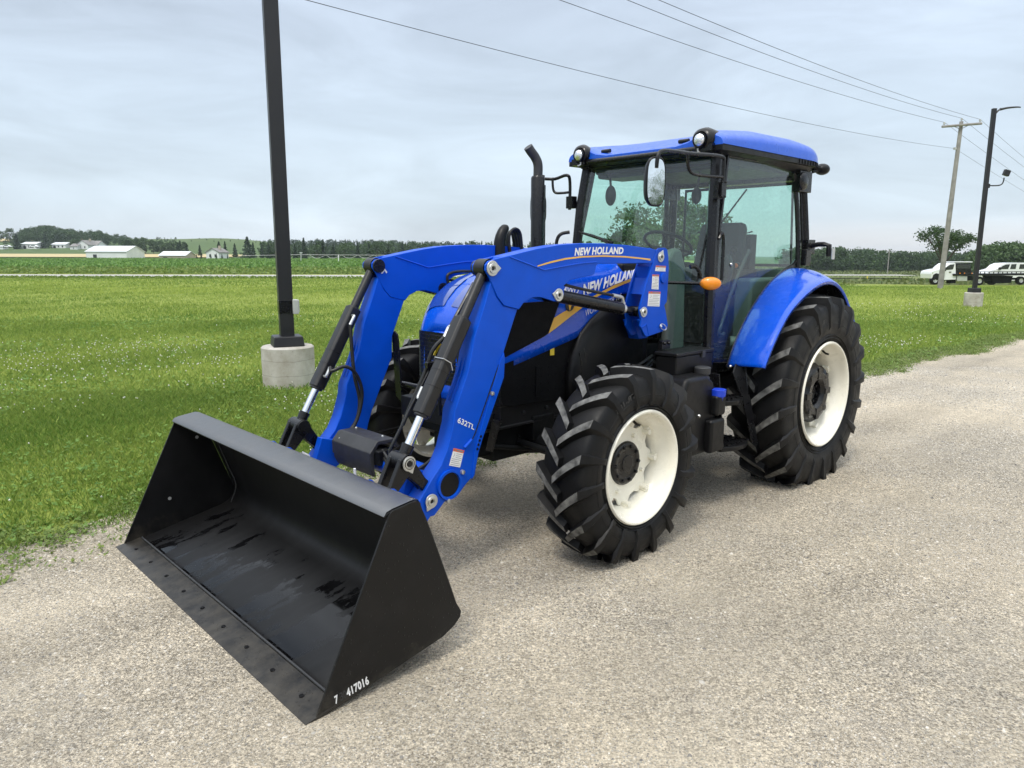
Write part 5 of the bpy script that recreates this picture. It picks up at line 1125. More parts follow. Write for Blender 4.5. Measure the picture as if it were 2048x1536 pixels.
    # steel port elbows
    for f, dr in ((.325, 1), (.70, -1)):
        p = K+D*f+inn*.045+fwd*.012; m = MB(); m.tube([p, p+inn*.022, p+inn*.027+e*.015*dr, p+inn*.026+e*.065*dr], [.009, .009, .0095, .0115], seg=10, smoothn=4) ; m.build('port_elbow', M['zinc'], cyl)
    # ---- link and bell crank
    def bar(name, p, q, w, th, y, mat=M['frame'], par=None):
        d = Vector((q[0]-p[0], 0, q[1]-p[1])).normalized(); n = Vector((-d.z, 0, d.x))
        m = MB(); pts = [(p[0]+n.x*w*.62, p[1]+n.z*w*.62), (p[0]-n.x*w*.62, p[1]-n.z*w*.62), ((p[0]+q[0])/2-n.x*w*.36, (p[1]+q[1])/2-n.z*w*.36), (q[0]-n.x*w*.5, q[1]-n.z*w*.5), (q[0]+n.x*w*.5, q[1]+n.z*w*.5), ((p[0]+q[0])/2+n.x*w*.36, (p[1]+q[1])/2+n.z*w*.36)]
        m.prism(pts, s*(y-th/2), s*(y+th/2)); return m
    m = bar('', pin_c, (3.84, .50), .085, .030, .51); m2 = bar('', pin_c, (3.84, .50), .085, .030, .602); m.v, m.f, m.m = m.v+m2.v, m.f+[tuple(i+len(m.v) for i in f) for f in m2.f], m.m+m2.m
    lk = m.build('bucket_link', M['frame'], TR, bevel=.008)
    m = MB(); m.lathe([(s*.492, .047), (s*.622, .047)], (pin_c[0], 0, pin_c[1]), seg=28); m.build('link_boss', M['frame'], lk, bevel=.003)
    m = bar('', pin_c, (3.45, .49), .08, .028, .575); m2 = bar('', pin_c, (3.45, .49), .08, .028, .537); m.v, m.f, m.m = m.v+m2.v, m.f+[tuple(i+len(m.v) for i in f) for f in m2.f], m.m+m2.m
    m.build('bell_crank', M['frame'], lk, bevel=.008)
    if near: 
        m = MB(); m.lathe([(s*.622, .038), (s*.630, .036), (s*.632, .020), (s*.626, .018), (s*.626, 0)], (pin_c[0], 0, pin_c[1]), seg=28); m.prism([(pin_c[0]+.04*cos(a-1.9), pin_c[1]+.04*sin(a-1.9)) for a in np.linspace(.5, 2*pi-.5, 20)]+[(pin_c[0]+.06*cos(-1.9), pin_c[1]+.06*sin(-1.9))], s*.622, s*.627); pw_ = m.build('pin_washer', M['zinc'], lk); m = MB(); m.lathe([(s*.6275, .017), (s*.634, .014), (s*.634, 0)], (pin_c[0], 0, pin_c[1]), seg=16); m.lathe([(s*.6325, .030), (s*.6335, .027)], (pin_c[0], 0, pin_c[1]), seg=20); m.build('grease_recess', M['frame'], pw_)
    else:
        m = MB(); m.lathe([(s*.492, .045), (s*.482, .043), (s*.482, .0)], (pin_c[0], 0, pin_c[1]), seg=28); m.build('pin_cap', M['frame'], lk)
    # ---- lift cylinder under the boom
    A = Vector((pin_l[0], s*.557, pin_l[1])); B = Vector((1.705, s*.557, 1.426)); D2 = B-A
    m = MB(); m.lathe([(s*.515, .047), (s*.599, .047)], (A.x, 0, A.z), seg=24); m.tube([A+D2*.0, A+D2*.80], .041, seg=24); lc = m.build('lift_cylinder', M['frame'], TR)
    m = MB(); m.tube([A+D2*.79, A+D2*.835], .036, seg=24); m.build('gland_ring', M['zinc'], lc)
    m = MB(); m.tube([A+D2*.83, A+D2*1.0], .024, seg=16); m.lathe([(s*.52, .036), (s*.595, .036)], (B.x, 0, B.z), seg=24); m.build('rod_end', M['frame'], lc)
    up = Vector((0, 0, .066)); m = MB(); m.tube([A+D2*.06+up*.8, A+D2*.08+up*1.15, A+D2*.3+up*1.1, A+D2*.72+up*1.15], .0095, seg=10, smoothn=4); m.build('steel_line', M['hose'], lc)
    m = MB(); p = A+D2*.72+up*1.15; m.tube([p-D2*.02, p+D2*.05], .013, seg=8); m.tube([p+D2*.05, p+D2*.10, p+D2*.115-Vector((0, 0, .03)), p+D2*.11-Vector((0, 0, .07))], .0105, seg=8, smoothn=3); m.tube([p+D2*.11-Vector((0, 0, .03)), p+D2*.115-Vector((0, 0, .06))], .017, seg=6)
    m.build('hose_fitting', M['zinc'], lc); m = MB(); p2 = A+D2*.05+up*.8; m.tube([p2-Vector((0, 0, .03)), p2+Vector((0, 0, .015)), p2+Vector((0, 0, .04))], [.012, .01, .006], seg=8); m.build('hose_fitting', M['zinc'], lc)
    # ---- mast
    mo = XZ([(1315.5, 499), (1319, 496), (1331, 495.5), (1335, 499), (1337, 512), (1338, 538), (1334, 603), (1329, 611), (1332, 624), (1336, 650), (1334, 659), (1325, 663), (1294, 674), (1290, 671), (1281, 653), (1283, 640), (1280, 625), (1280, 615), (1293, 567), (1306, 529), (1309, 511)], .62)
    m = MB(); m.prism(mo, s*.604, s*.620); mast = m.build('loader_mast', M['blue'], TR, bevel=.004)
    m = MB(); m.prism(mo, s*.478, s*.494); m.build('mast_inner_plate', M['blue'], mast, bevel=.004)
    up_ = XZ([(1302, 556), (1296, 589), (1291, 589), (1299, 556)], .62); m = MB(); m.prism(up_, s*.494, s*.604); m.box((1.62, s*.549, 1.66), (.02, .11, .14)); m.build('mast_web', M['blue'], mast)
    m = MB(); m.prism(XZ([(1282, 640), (1332, 618), (1336, 650), (1294, 674)], .62), s*.58, s*.604); m.prism([(1.66, 1.36), (1.50, 1.36), (1.48, 1.22), (1.58, 1.22)], s*.36, s*.50); m.build('mast_foot', M['blue'], mast, bevel=.006)
    rbb = XZ([(1297, 670), (1293, 648), (1284, 655)], .62); m = MB(); m.tube([(x, s*.6205, z) for x, z in rbb], .004, seg=6); m.build('mast_rib', M['blue'], mast)
    dk = T(1326, 556, y=.62); m = MB(); m.lathe([(s*.619, .036), (s*.632, .035), (s*.634, .0)], (dk[0], 0, dk[2]), seg=24); m.build('mast_boss', M['blue'], mast, bevel=.003)
    m = MB(); m.tube([(1.52, s*.30, 1.12), (1.40, s*.2, .95), (1.4, s*.2, .75)], .08, seg=8, square=True); m.build('mast_bracket', M['frame'], mast, bevel=.01)
    for (px, py, tip) in ((1321, 514, 2.0), (1287, 624, .3)):
        c = T(px, py, y=.62); r = .031
        m = MB(); m.prism([(c[0]+r*1.15*cos(a+tip), c[2]+r*1.15*sin(a+tip)) for a in np.linspace(.5, 2*pi-.5, 20)]+[(c[0]+r*1.7*cos(tip), c[2]+r*1.7*sin(tip))], s*.620, s*.627); pw = m.build('pin_washer', M['zinc'], mast, bevel=.002)
        m = MB(); m.lathe([(s*.626, r*.8), (s*.633, r*.7), (s*.633, r*.42), (s*.624, r*.4), (s*.624, 0)], (c[0], 0, c[2]), seg=20); m.build('pin_end', M['zinc'], pw)
        m = MB(); m.lathe([(s*.625, r*.38), (s*.629, r*.3), (s*.629, 0)], (c[0], 0, c[2]), seg=12); m.build('grease_recess', M['frame'], pw)
    m = MB(); c = T(1326, 654, y=.63); m.tube([(c[0]+.030*cos(a)*1.2, s*.632, c[2]+.020*sin(a)+.012*cos(a)) for a in np.linspace(0, 2*pi, 17)], .0035, seg=6); m.tube([(c[0]+.02, s*.612, c[2]+.0), (c[0]+.035, s*.64, c[2]+.01)], .008, seg=6); m.build('ring_pin', M['zinc'], mast)
    return arm, cyl, mast, lk
armN, cylN, mastN, lkN = loader_side(1); armF, cylF, mastF, lkF = loader_side(-1)
# warning stickers: paper, coloured header, printed lines, pictogram
def sticker(par, y, tl, tr_, br, bl, head=.22, lines=6, portrait=True):
    f = quadmap(y, tl, tr_, br, bl); m = MB()
    m.add([f(0, 0), f(1, 0), f(1, 1), f(0, 1)], [(0, 1, 2, 3)])
    dy = Vector((0, .0006, 0)); m.mi = 1; hh = 1-head
    m.add([f(0, hh)+dy, f(1, hh)+dy, f(1, 1)+dy, f(0, 1)+dy], [(0, 1, 2, 3)]); m.mi = 2
    m.add([f(.3, hh+head*.25)+2*dy, f(.9, hh+head*.25)+2*dy, f(.9, hh+head*.75)+2*dy, f(.3, hh+head*.75)+2*dy], [(0, 1, 2, 3)])
    m.add([f(.08, hh+head*.2)+2*dy, f(.2, hh+head*.2)+2*dy, f(.14, hh+head*.85)+2*dy], [(0, 1, 2)])
    for k in range(lines):
        v = hh-.06-(hh-.08)*(k+.5)/lines; x0, x1 = (.08, .93) if k > lines*.4 else (.38, .93)
        m.add([f(x0, v)+dy, f(x1-.12*(k % 3 == 1), v)+dy, f(x1-.12*(k % 3 == 1), v+.022)+dy, f(x0, v+.022)+dy], [(0, 1, 2, 3)])
    m.tube([f(.2, hh-.1)+dy, f(.24, hh-.2)+dy, f(.14, hh-.3)+dy], .0012, seg=4)
    return m.build('warning_sticker', [M['white'], M['ocean'], M['greyink']], par, fix=False, smooth=0)
sticker(armN, .6085, (907.5, 896), (928.5, 901), (920, 935), (898, 931), .17, 7)
sticker(mastN, .6215, (1312, 531), (1331.5, 532), (1331, 543), (1310, 542), .3, 3)
sticker(mastN, .6215, (1305, 549), (1318, 549.5), (1317, 579), (1303, 578), .12, 8)
sticker(mastN, .6215, (1297.5, 583), (1321, 583.5), (1319, 613), (1295, 612), .14, 7)
# boom wording and gold line
def boommap(u, v):
    px = 1149+(1247-1149)*u; top = 494.5+.0+3.6*(1-2*u)**2*0-1.6*sin(pi*u)+1.5*(1-u); bot = 511.5-3.6*sin(pi*u*.9)-1.0*u+.0; bot = 512-3.5*u-1.2*sin(pi*u)
    return T(px, top*v+bot*(1-v), y=.6165)
lettering('NEW HOLLAND', boommap, M['white'], armN, shear=.2, bold=.045, space=1.04)
b = MB(); R_ = []
for (u, v0, v1) in ((1075, 531, 533.5), (1100, 523, 526.5), (1130, 516, 519.5), (1165, 512, 515), (1205, 510.5, 513.5), (1250, 512, 515), (1280, 515, 518), (1301, 517.5, 521)): R_.append([T(u, v0, y=.6162), T(u, v1, y=.6162)])
b.grid(R_); b.build('gold_stripe', M['gold'], armN)
lettering('632TL', quadmap(.6085, (918, 834), (951, 851), (948, 860), (914, 845)), M['white'], armN, bold=.02, shear=-.1)
c = T(767, 541, y=-.4965); b = MB(); b.slab([(c[0]+dx, -.4968, c[2]+dz) for dx, dz in ((.02, -.02), (.0, .025), (-.03, -.012), (-.022, -.02), (-.008, -.002), (.01, -.02))], (0, 1, 0), .001); b.build('arrow_sticker', M['white'], armF)
# level rod beside the near cylinder, its clip and yellow plate
b = MB(); Ks, Ls = Vector((2.98, .455, 1.68)), Vector((3.60, .46, .80))
b.tube([T(948, 567, y=.46), T(862, 735, y=.46), T(787, 885, y=.46), T(779, 900, y=.46), T(778, 915, y=.47), T(800, 925, y=.5)], .0085, seg=8); lr = b.build('level_rod', M['frame'], TR)
b = MB(); b.tube([T(948, 567, y=.46), T(893, 668, y=.46)], .0125, seg=10); b.build('rod_guide', M['sleeve'], lr)
b = MB(); cc = Vector(T(868, 728, y=.46)); b.box(cc, (.05, .05, .04)); b.box(Vector(T(862, 730, y=.47)), (.07, .03, .035)); b.build('rod_clip', M['frame'], lr, bevel=.004)
K = Vector((pin_k[0], .556, pin_k[1])); D = Vector((pin_c[0], .556, pin_c[1]))-K
b = MB(); q = K+D*.50; e = D.normalized(); fw = Vector((e.z, 0, -e.x)); fw = fw if fw.x > 0 else -fw; yv = Vector((0, 1, 0))
b.tube([cc, q+fw*.055-yv*.02, q+fw*.052+yv*.052, q+yv*.056, q-fw*.03+yv*.056+e*.03], .003, seg=6); b.build('wire_spring', M['zinc'], lr)
b = MB(); b.slab([T(*p, y=.44) for p in ((874, 685), (881, 688), (873, 712), (865, 710))], (0, 1, 0), .012); b.build('yellow_pointer', M['yellow'], lr)
# cross tube between the arms, hose guard box
b = MB(); b.lathe([(-.4965, .066), (.4965, .066)], (3.392, 0, .572), seg=32); ct = b.build('cross_tube', M['blue'], TR)
b = MB(); pr = [(3.30, .66), (3.34, .715), (3.46, .715), (3.515, .65), (3.515, .55), (3.49, .50), (3.475, .50), (3.485, .55), (3.485, .64), (3.45, .69), (3.35, .69), (3.32, .65)]
b.prism(pr, -.40, .02); hb = b.build('hose_guard', M['darkgrey'], TR, bevel=.006)
b = MB(); b.prism([(3.305, .655), (3.345, .705), (3.455, .705), (3.505, .648), (3.505, .56), (3.43, .64), (3.36, .64)], -.44, -.40); b.build('guard_end', M['darkgrey'], hb, bevel=.01)
for q in ((-.36, 3.37), (-.06, 3.37), (-.36, 3.49)):
    m = MB(); m.ball((q[1], q[0], .716 if q[1] < 3.4 else .668), .009, seg=8, rings=6); m.build('screw', M['zinc'], hb)
b = MB(); b.box((3.42, -.18, .61), (.13, .34, .10)); b.box((3.44, .03, .62), (.09, .07, .09)); b.build('coupler_block', M['engine'], hb, bevel=.01)
# hoses: along the arms and from the tilt cylinders
b = MB()
for s in (1, -1):
    K = Vector((pin_k[0], s*.556, pin_k[1])); D = Vector((pin_c[0], s*.556, pin_c[1]))-K; e = D.normalized(); fw = Vector((e.z, 0, -e.x)); fw = fw if fw.x > 0 else -fw; iy = Vector((0, -s, 0))
    p = K+D*.325+fw*.012+iy*.071+e*.065; p2 = K+D*.70+fw*.012+iy*.071-e*.065; b = MB()
    if s < 0:
        b.tube([p]+[Vector(T(*q, y=yy)) for q, yy in (((704, 702), -.47), ((709, 752), -.45), ((719, 800), -.43), ((713, 840), -.42), ((692, 872), -.40), ((682, 895), -.36))], .0115, seg=10, smoothn=6)
        b.tube([p2]+[Vector(T(*q, y=yy)) for q, yy in (((664, 742), -.45), ((690, 733), -.42), ((712, 748), -.41), ((724, 785), -.41), ((717, 830), -.41), ((700, 868), -.40), ((688, 897), -.36))], .0115, seg=10, smoothn=6)
    else:
        b.tube([p]+[Vector(T(*q, y=yy)) for q, yy in (((866, 700), .46), ((850, 745), .44), ((826, 800), .42), ((805, 850), .40))], .0115, seg=10, smoothn=6)
        b.tube([p2]+[Vector(T(*q, y=yy)) for q, yy in (((838, 790), .46), ((856, 768), .42), ((876, 775), .38), ((880, 830), .36))], .0115, seg=10, smoothn=6)
        for k in range(3): b.tube([(3.44, .04, .66-.03*k), (3.47, .2, .60-.04*k), (3.50, .36, .60-.035*k), (3.44, .46, .66-.02*k), (3.36, .50, .74)], .011, seg=8, smoothn=6)
    b.build('hydraulic_hose', M['hose'], TR)
b = MB()
for k in range(4): b.tube([(1.90-.02*k, -.47-.025*k, 1.72), (1.93-.015*k, -.47-.03*k, 1.93), (1.88-.02*k, -.47-.035*k, 2.0-.008*k), (1.80, -.48-.03*k, 1.96), (1.76, -.5-.02*k, 1.74)], .011, seg=8, smoothn=6)
b.build('hydraulic_hose', M['hose'], TR)
b = MB(); b.tube([(2.0, -.5, 1.72), (2.0, -.5, 1.90), (1.96, -.50, 1.99), (1.93, -.50, 2.0)], [.05, .05, .035, .03], seg=12, smoothn=3); b.build('hose_cover', M['black'], TR)
b = MB(); pf = Vector((2.5, -.49, 1.60)); b.tube([pf, (2.5, -.49, 1.67), (2.35, -.47, 1.69), (2.0, -.46, 1.66), (1.8, -.46, 1.6)], .010, seg=8, smoothn=5); b.build('hydraulic_hose', M['hose'], TR)

# ------------------------------------------------ bucket
Wb = 1.21
side = [(4.556, .004), (4.534, .0), (3.918, .118), (3.85, .150), (3.818, .178), (3.812, .205), (3.844, .262), (4.030, .772), (4.048, .786), (4.075, .784), (4.172, .770), (4.186, .757)]
inner = [(4.545, .006), (3.93, .128), (3.875, .152), (3.845, .19), (3.838, .24), (3.865, .32), (3.93, .50), (4.00, .69), (4.03, .755), (4.06, .776), (4.165, .762), (4.195, .75), (4.195, .742)]
b = MB(); R_ = []
for (x, z) in inner: R_.append([(x, y, z) for y in np.linspace(-Wb+.005, Wb-.005, 9)])
b.grid(R_); bk = b.build('bucket', M['bucketwet'], TR, smooth=45); so = bk.modifiers.new('thick', 'SOLIDIFY'); so.thickness = .008; so.offset = -1
for s in (1, -1):
    b = MB(); b.prism(side, s*(Wb-.005), s*(Wb+.005)); sp = b.build('side_plate', M['bucket'], bk, bevel=.002)
    for q in ((4.06, .62), (4.26, .245)) if s < 0 else ((4.2, .52), (4.40, .14)):
        m = MB(); m.lathe([(s*(Wb-.0065), .011), (s*(Wb-.006), .011), (s*(Wb+.0065), .011), (s*(Wb+.0065), 0)], (q[0], 0, q[1]), seg=12)
        m.lathe([(s*(Wb-.0068), .011), (s*(Wb-.0068), 0)], (q[0], 0, q[1]), seg=12); m.build('bolt_hole', M['alu'] if s < 0 else M['frame'], sp)
b = MB(); b.grid([[(x, y, z) for y in (-Wb+.004, 0, Wb-.004)] for x, z in ((4.018, .760), (4.035, .785), (4.06, .7905), (4.165, .7765), (4.194, .768), (4.207, .750))]); b.build('top_plate', M['buckettop'], bk, smooth=60)
b = MB(); b.slab([(4.60, -Wb-.006, -.006+.012), (4.60, Wb+.006, .006), (4.455, Wb+.006, .033), (4.455, -Wb-.006, .033)], (0, 0, -1), .012); ce = b.build('cutting_edge', M['bucket'], bk, bevel=.003)
for k in range(9):
    y = -1.05+k*.2625; m = MB(); m.lathe([(.0215, .0), (.0215, .013), (.010, .013)], (4.525, y, 0), axis='Z', seg=14); m.build('edge_bolt_hole', M['frame'], ce)
b = MB(); b.tube([(4.452, -Wb+.03, .0385), (4.452, Wb-.03, .0385)], .006, seg=8); b.build('weld_bead', M['darkgrey'], bk)
b = MB(); b.slab([(4.195, -Wb+.006, .748), (4.195, Wb-.006, .748), (4.150, Wb-.006, .728), (4.150, -Wb+.006, .728)], (0, 0, 1), .008); b.build('top_lip', M['bucket'], bk)
b = MB(); b.tube([(4.005, -Wb+.16, .70), (3.95, -Wb+.10, .55), (3.90, -Wb+.10, .40), (3.872, -Wb+.13, .28), (3.90, -Wb+.10, .16)], .004, seg=6, smoothn=5); b.build('weld_seam', M['darkgrey'], bk)
A_ = [Vector((x, Wb+.0055, z)) for x, z in ((4.445, .033), (4.255, .072), (4.438, .071), (4.248, .110))]
def qm(A, u, v): return (A[0]*(1-u)+A[1]*u)*(1-v)+(A[2]*(1-u)+A[3]*u)*v
def bn(px0, px1):
    P4 = [Vector(T(*p, y=Wb+.0056)) for p in ((671, 1409), (739, 1368), (668, 1393), (735, 1351))]
    return lambda u, v: qm(P4, px0+(px1-px0)*u, v)
lettering('7', bn(.0, .10), M['white'], bk, bold=.04); lettering('3', bn(.15, .24), M['darkgrey'], bk, bold=.01); lettering('0', bn(.25, .33), M['darkgrey'], bk, bold=.01)
lettering('417016', bn(.34, 1.0), M['white'], bk, bold=.04, space=1.08)
# quick hitch frame and curved ears behind the bucket
b = MB()
for yc_ in (.45, .66, -.45, -.66):
    pts = [(3.955, .63), (3.91, .655), (3.85, .662), (3.78, .645), (3.73, .59), (3.70, .5), (3.70, .3), (3.80, .24), (3.825, .26)]
    b.prism(pts, yc_-.008, yc_+.008)
b.tube([(3.78, -.7, .52), (3.78, .7, .52)], .028, seg=14); b.tube([(3.74, -.7, .33), (3.74, .7, .33)], .03, seg=4, square=True)
hf = b.build('hitch_frame', M['blue'], TR, bevel=.003)
b = MB(); b.tube([T(604, 905, y=-.62), T(636, 922, y=-.54)], .010, seg=8); b.build('latch_handle', M['white'], hf)
b = MB(); b.tube([T(709, 937, y=.12), T(711, 958, y=.12)], .008, seg=8); b.build('latch_pin', M['white'], hf)

# ------------------------------------------------ exhaust stack
ex, ey = 1.545, -.55
b = MB(); b.tube([(ex, ey, 1.55), (ex, ey, 2.40), (ex, ey, 2.415)], [.054, .054, .046], seg=28); xh = b.build('exhaust_stack', M['frame'], TR, smooth=40)
b = MB(); b.tube([(ex, ey, 2.40), (ex, ey, 2.50), (ex+.02, ey-.01, 2.555), (ex+.06, ey-.02, 2.60), (ex+.085, ey-.025, 2.63)], .037, seg=20, smoothn=5); b.build('exhaust_tip', M['darkgrey'], xh)
b = MB(); b.tube([(ex-.03, ey, 2.42), (ex-.07, ey, 2.42)], .01, seg=6); b.box((ex-.058, ey, 2.10), (.012, .05, .5)); b.build('heat_shield', M['frame'], xh)

# ------------------------------------------------ cab
SL = .055                                    # side panels lean in: y = .72 - .055 (z-1)
def cabp(u, v, y0=.72): return T(u, v, y=y0, s=SL)
cab = MB()
def post(mb, P, r, **k): mb.tube(P, r, seg=8, square=True, **k)
Abot, Amid, Atop = (1.005, .705, .98), (.958, .665, 1.75), (.865, .622, 2.575)
for s in (1, -1):
    Y = lambda p: (p[0], s*p[1], p[2])
    post(cab, [Y(Abot), Y((.995, .69, 1.4)), Y(Amid), Y((.925, .645, 2.2)), Y(Atop)], .040)
    cab.tube([Y((-.36, .70, 1.70)), Y((-.36, .68, 2.0)), Y((-.33, .645, 2.42))], .020, seg=8, smoothn=4)
    cab.tube([Y((-.50, .70, 1.78)), Y((-.50, .68, 2.0)), Y((-.46, .645, 2.46))], .034, seg=8, smoothn=4)
    cab.tube([Y((-.445, .70, 1.78)), Y((-.44, .68, 2.0)), Y((-.405, .645, 2.46))], .012, seg=8, smoothn=4)
    cab.box((-.42, s*.66, 2.42), (.22, .07, .17)); cab.ball((-.36, s*.70, 2.42), .075, 1, .35, 1)
    cab.box((.28, s*.60, 2.56), (1.3, .09, .07))
    cab.box((.75, s*.62, .98), (.56, .12, .12)); cab.box((.2, s*.64, 1.0), (.9, .05, .10))
cab.box((.86, 0, 2.56), (.08, 1.22, .07)); cab.box((-.47, 0, 2.50), (.08, 1.2, .12)); cab.box((.25, 0, 1.0), (1.4, 1.3, .06)); cab.box((-.48, 0, 1.35), (.05, 1.2, .62)); cab.box((1.02, 0, 1.42), (.06, .56, .5)); cab.box((1.0, 0, 1.03), (.05, 1.3, .08))
cabo = cab.build('cab_frame', M['frame'], TR, bevel=.006)
b = MB(); b.box((.2, 0, 2.505), (1.25, 1.16, .06)); b.box((.62, 0, 2.47), (.35, 1.16, .05)); b.build('headliner', M['darkgrey'], cabo, bevel=.02)
b = MB(); b.box((-.42, .0, 1.36), (.08, 1.2, .66)); b.box((-.12, .53, 1.32), (.72, .16, .60)); b.box((-.12, -.53, 1.32), (.72, .16, .60)); b.build('interior_trim', M['teal'], cabo, bevel=.03)
# windshield: slightly bowed sheet between the front posts
b = MB(); R_ = []
for k in range(9):
    z = 1.60+(2.535-1.60)*k/8; x0 = np.interp(z, [1.4, 1.75, 2.2, 2.575], [.995, .958, .925, .865]); y0 = np.interp(z, [1.4, 1.75, 2.2, 2.575], [.69, .665, .645, .622])-.02
    R_.append([(x0+.035*(1-(y/y0)**2)+.01, y, z) for y in np.linspace(-y0, y0, 17)])
b.grid(R_); ws = b.build('windshield', M['glass'], TR, fix=False, smooth=60)
b = MB(); b.tube([R_[0][-2], R_[4][-1], R_[8][-1]], .008, seg=6); b.tube([R_[0][0], R_[4][0], R_[8][0]], .008, seg=6); b.tube(R_[0], .014, seg=6); b.build('windshield_seal', M['frame'], ws)
b = MB(); b.tube([T(1158, 464, x=1.03), T(1185, 472, x=1.035), T(1225, 486, x=1.04)], [.008, .014, .012], seg=8); b.tube([T(1190, 473, x=1.05), T(1240, 500, x=1.05)], .008, seg=6); b.build('wiper', M['frame'], ws)
for s in (1, -1):   # lower side lights beside the bonnet
    m = MB(); m.grid([[(1.015-.03*((z-1.07)/.52), s*y, z) for y in (.40, .55, .665)] for z in (1.07, 1.33, 1.59)]); m.build('lower_side_light', M['glass'], ws, fix=False, smooth=0)
b = MB(); b.prism([(.97, 1.05), (.97, 1.80), (.90, 1.86), (.80, 1.86), (.73, 1.72), (.70, 1.05)], .225, .31); b.build('column_cover', M['teal'], cabo, bevel=.035)
# doors
dpx = [(1453, 306), (1470, 306), (1500, 311), (1530, 319), (1560, 330), (1588, 344), (1591, 380), (1594, 430), (1596, 480), (1594, 518), (1585, 530), (1565, 543), (1548, 560), (1530, 586), (1512, 615), (1498, 650), (1484, 690), (1476, 714), (1468, 720), (1417, 722), (1413, 716), (1420, 640), (1433, 480), (1445, 380)]
D3 = [Vector(cabp(*p)) for p in dpx]; cen = sum(D3, Vector())/len(D3)
for s in (1, -1):
    F = lambda p, o=0: Vector((p[0], s*(p[1]+o), p[2]))
    m = MB(); pts = [F(p, .004) for p in D3]; pts.append(pts[0]); m.tube(pts, .018, seg=6, square=True); dr = m.build('door', M['frame'], TR, smooth=40)
    m = MB(); vs = [F(p, .004) for p in D3]; m.add(vs, [tuple(range(len(vs)))] if True else []); m.build('door_glass', M['glass'], dr, fix=False, smooth=0)
    m = MB(); h0 = [F(cabp(*p), .03) for p in ((1431, 478), (1436, 466), (1440, 480), (1437, 540), (1436, 560))]; m.tube(h0, .013, seg=8, smoothn=3); m.build('grab_rail', M['frame'], dr)
    m = MB(); m.tube([F(cabp(*p), -.06) for p in ((1512, 500), (1492, 545), (1475, 590), (1460, 640), (1452, 665), (1455, 672), (1462, 668))], .014, seg=8, smoothn=4); m.build('inner_rail', M['darkgrey'], dr)
    m = MB(); c = F(cabp(1460, 538), -.03); m.ball(c+Vector((0, s*.01, 0)), .075, 1.0, .32, 1.45); m.ball(c+Vector((.02, s*.01, -.10)), .06, 1, .3, .9); ls = m.build('door_latch', M['black'], dr)
    m = MB(); m.ball(c+Vector((0, s*.036, .035)), .012, seg=8, rings=6); m.build('lock_button', M['zinc'], ls)
# rear window (open frame with tinted glass)
b = MB(); rz = [(-.52, -.56, 1.72), (-.52, .56, 1.72), (-.50, .54, 2.42), (-.50, -.54, 2.42)]; b.add(rz, [(0, 1, 2, 3)]); rw = b.build('rear_window', M['glass'], TR, fix=False, smooth=0)
b = MB(); b.tube(rz+[rz[0]], .016, seg=6); b.tube([(-.51, .1, 2.40), (-.51, -.15, 2.1), (-.51, -.4, 2.02)], .008, seg=6); b.build('window_frame', M['frame'], rw)
# seat
b = MB(); b.box((-.02, 0, 1.52), (.52, .50, .13)); st = b.build('seat', M['seat'], TR, bevel=.045)
b = MB(); b.box((-.27, 0, 1.80), (.13, .52, .60), Matrix.Rotation(radians(-10), 3, 'Y'), taper=.86); b.build('seat_back', M['seat'], st, bevel=.05)
b = MB(); b.box((0, 0, 1.25), (.36, .36, .44)); b.build('seat_base', M['black'], st, bevel=.03)
for s in (1, -1):
    b = MB(); b.box((-.05, s*.29, 1.72), (.34, .07, .05)); b.build('armrest', M['seat'], st, bevel=.02)
b = MB(); b.box((.1, .42, 1.62), (.35, .12, .14)); b.tube([(.2, .42, 1.65), (.22, .42, 1.83)], .012, seg=8); b.ball((.22, .42, 1.85), .03); b.box((-.02, .44, 1.80), (.10, .05, .36)); b.build('side_console', M['black'], TR, bevel=.015)
b = MB(); b.ball((.28, .38, 1.74), .02); b.ball((.18, .42, 1.72), .022); b.build('lever_knob', M['ocean'], TR)
b = MB(); b.tube([(.15, .50, 1.75), (.20, .50, 1.98), (.08, .50, 2.0)], .007, seg=6); b.build('lever', M['frame'], TR)
# steering wheel and dash
b = MB(); Rm = Matrix.Rotation(radians(-28), 3, 'Y'); sc = Vector((.55, 0, 1.90))
b.tube([sc+Rm @ Vector((.20*cos(a), .20*sin(a), 0)) for a in np.linspace(0, 2*pi, 41)], .014, seg=8)
for a in (0.3, 2.4, 4.5): b.tube([sc-Rm @ Vector((0, 0, .04)), sc+Rm @ Vector((.19*cos(a), .19*sin(a), 0))], .010, seg=6)
b.tube([sc-Rm @ Vector((0, 0, .03)), (.70, 0, 1.55)], .028, seg=10); b.build('steering_wheel', M['black'], TR)
b = MB(); b.prism([(.97, 1.2), (.97, 1.76), (.93, 1.83), (.82, 1.84), (.72, 1.76), (.66, 1.5), (.72, 1.1)], -.22, .22); ds = b.build('dashboard', M['darkgrey'], TR, bevel=.03)
b = MB(); b.tube([(.40, -.30, 1.1), (.40, -.30, 1.55), (.36, -.30, 1.7)], .012, seg=6); b.ball((.36, -.3, 1.72), .03); b.build('gear_lever', M['black'], TR)
b = MB(); b.ball((.80, -.42, 2.30), .07, .3, .8, 1.2); b.tube([(.80, -.42, 2.36), (.82, -.42, 2.50)], .01, seg=6); b.build('interior_mirror', M['black'], TR)
b = MB(); b.ball((.62, .30, 2.27), .055, .5, .8, 1.2); b.tube([(.62, .30, 2.3), (.66, .35, 2.45)], .008, seg=6); b.build('interior_lamp', M['black'], TR)
b = MB(); b.tube([(.30, .48, 1.10), (.22, .60, 1.10)], .045, seg=16); b.build('document_roll', M['grey'], TR)

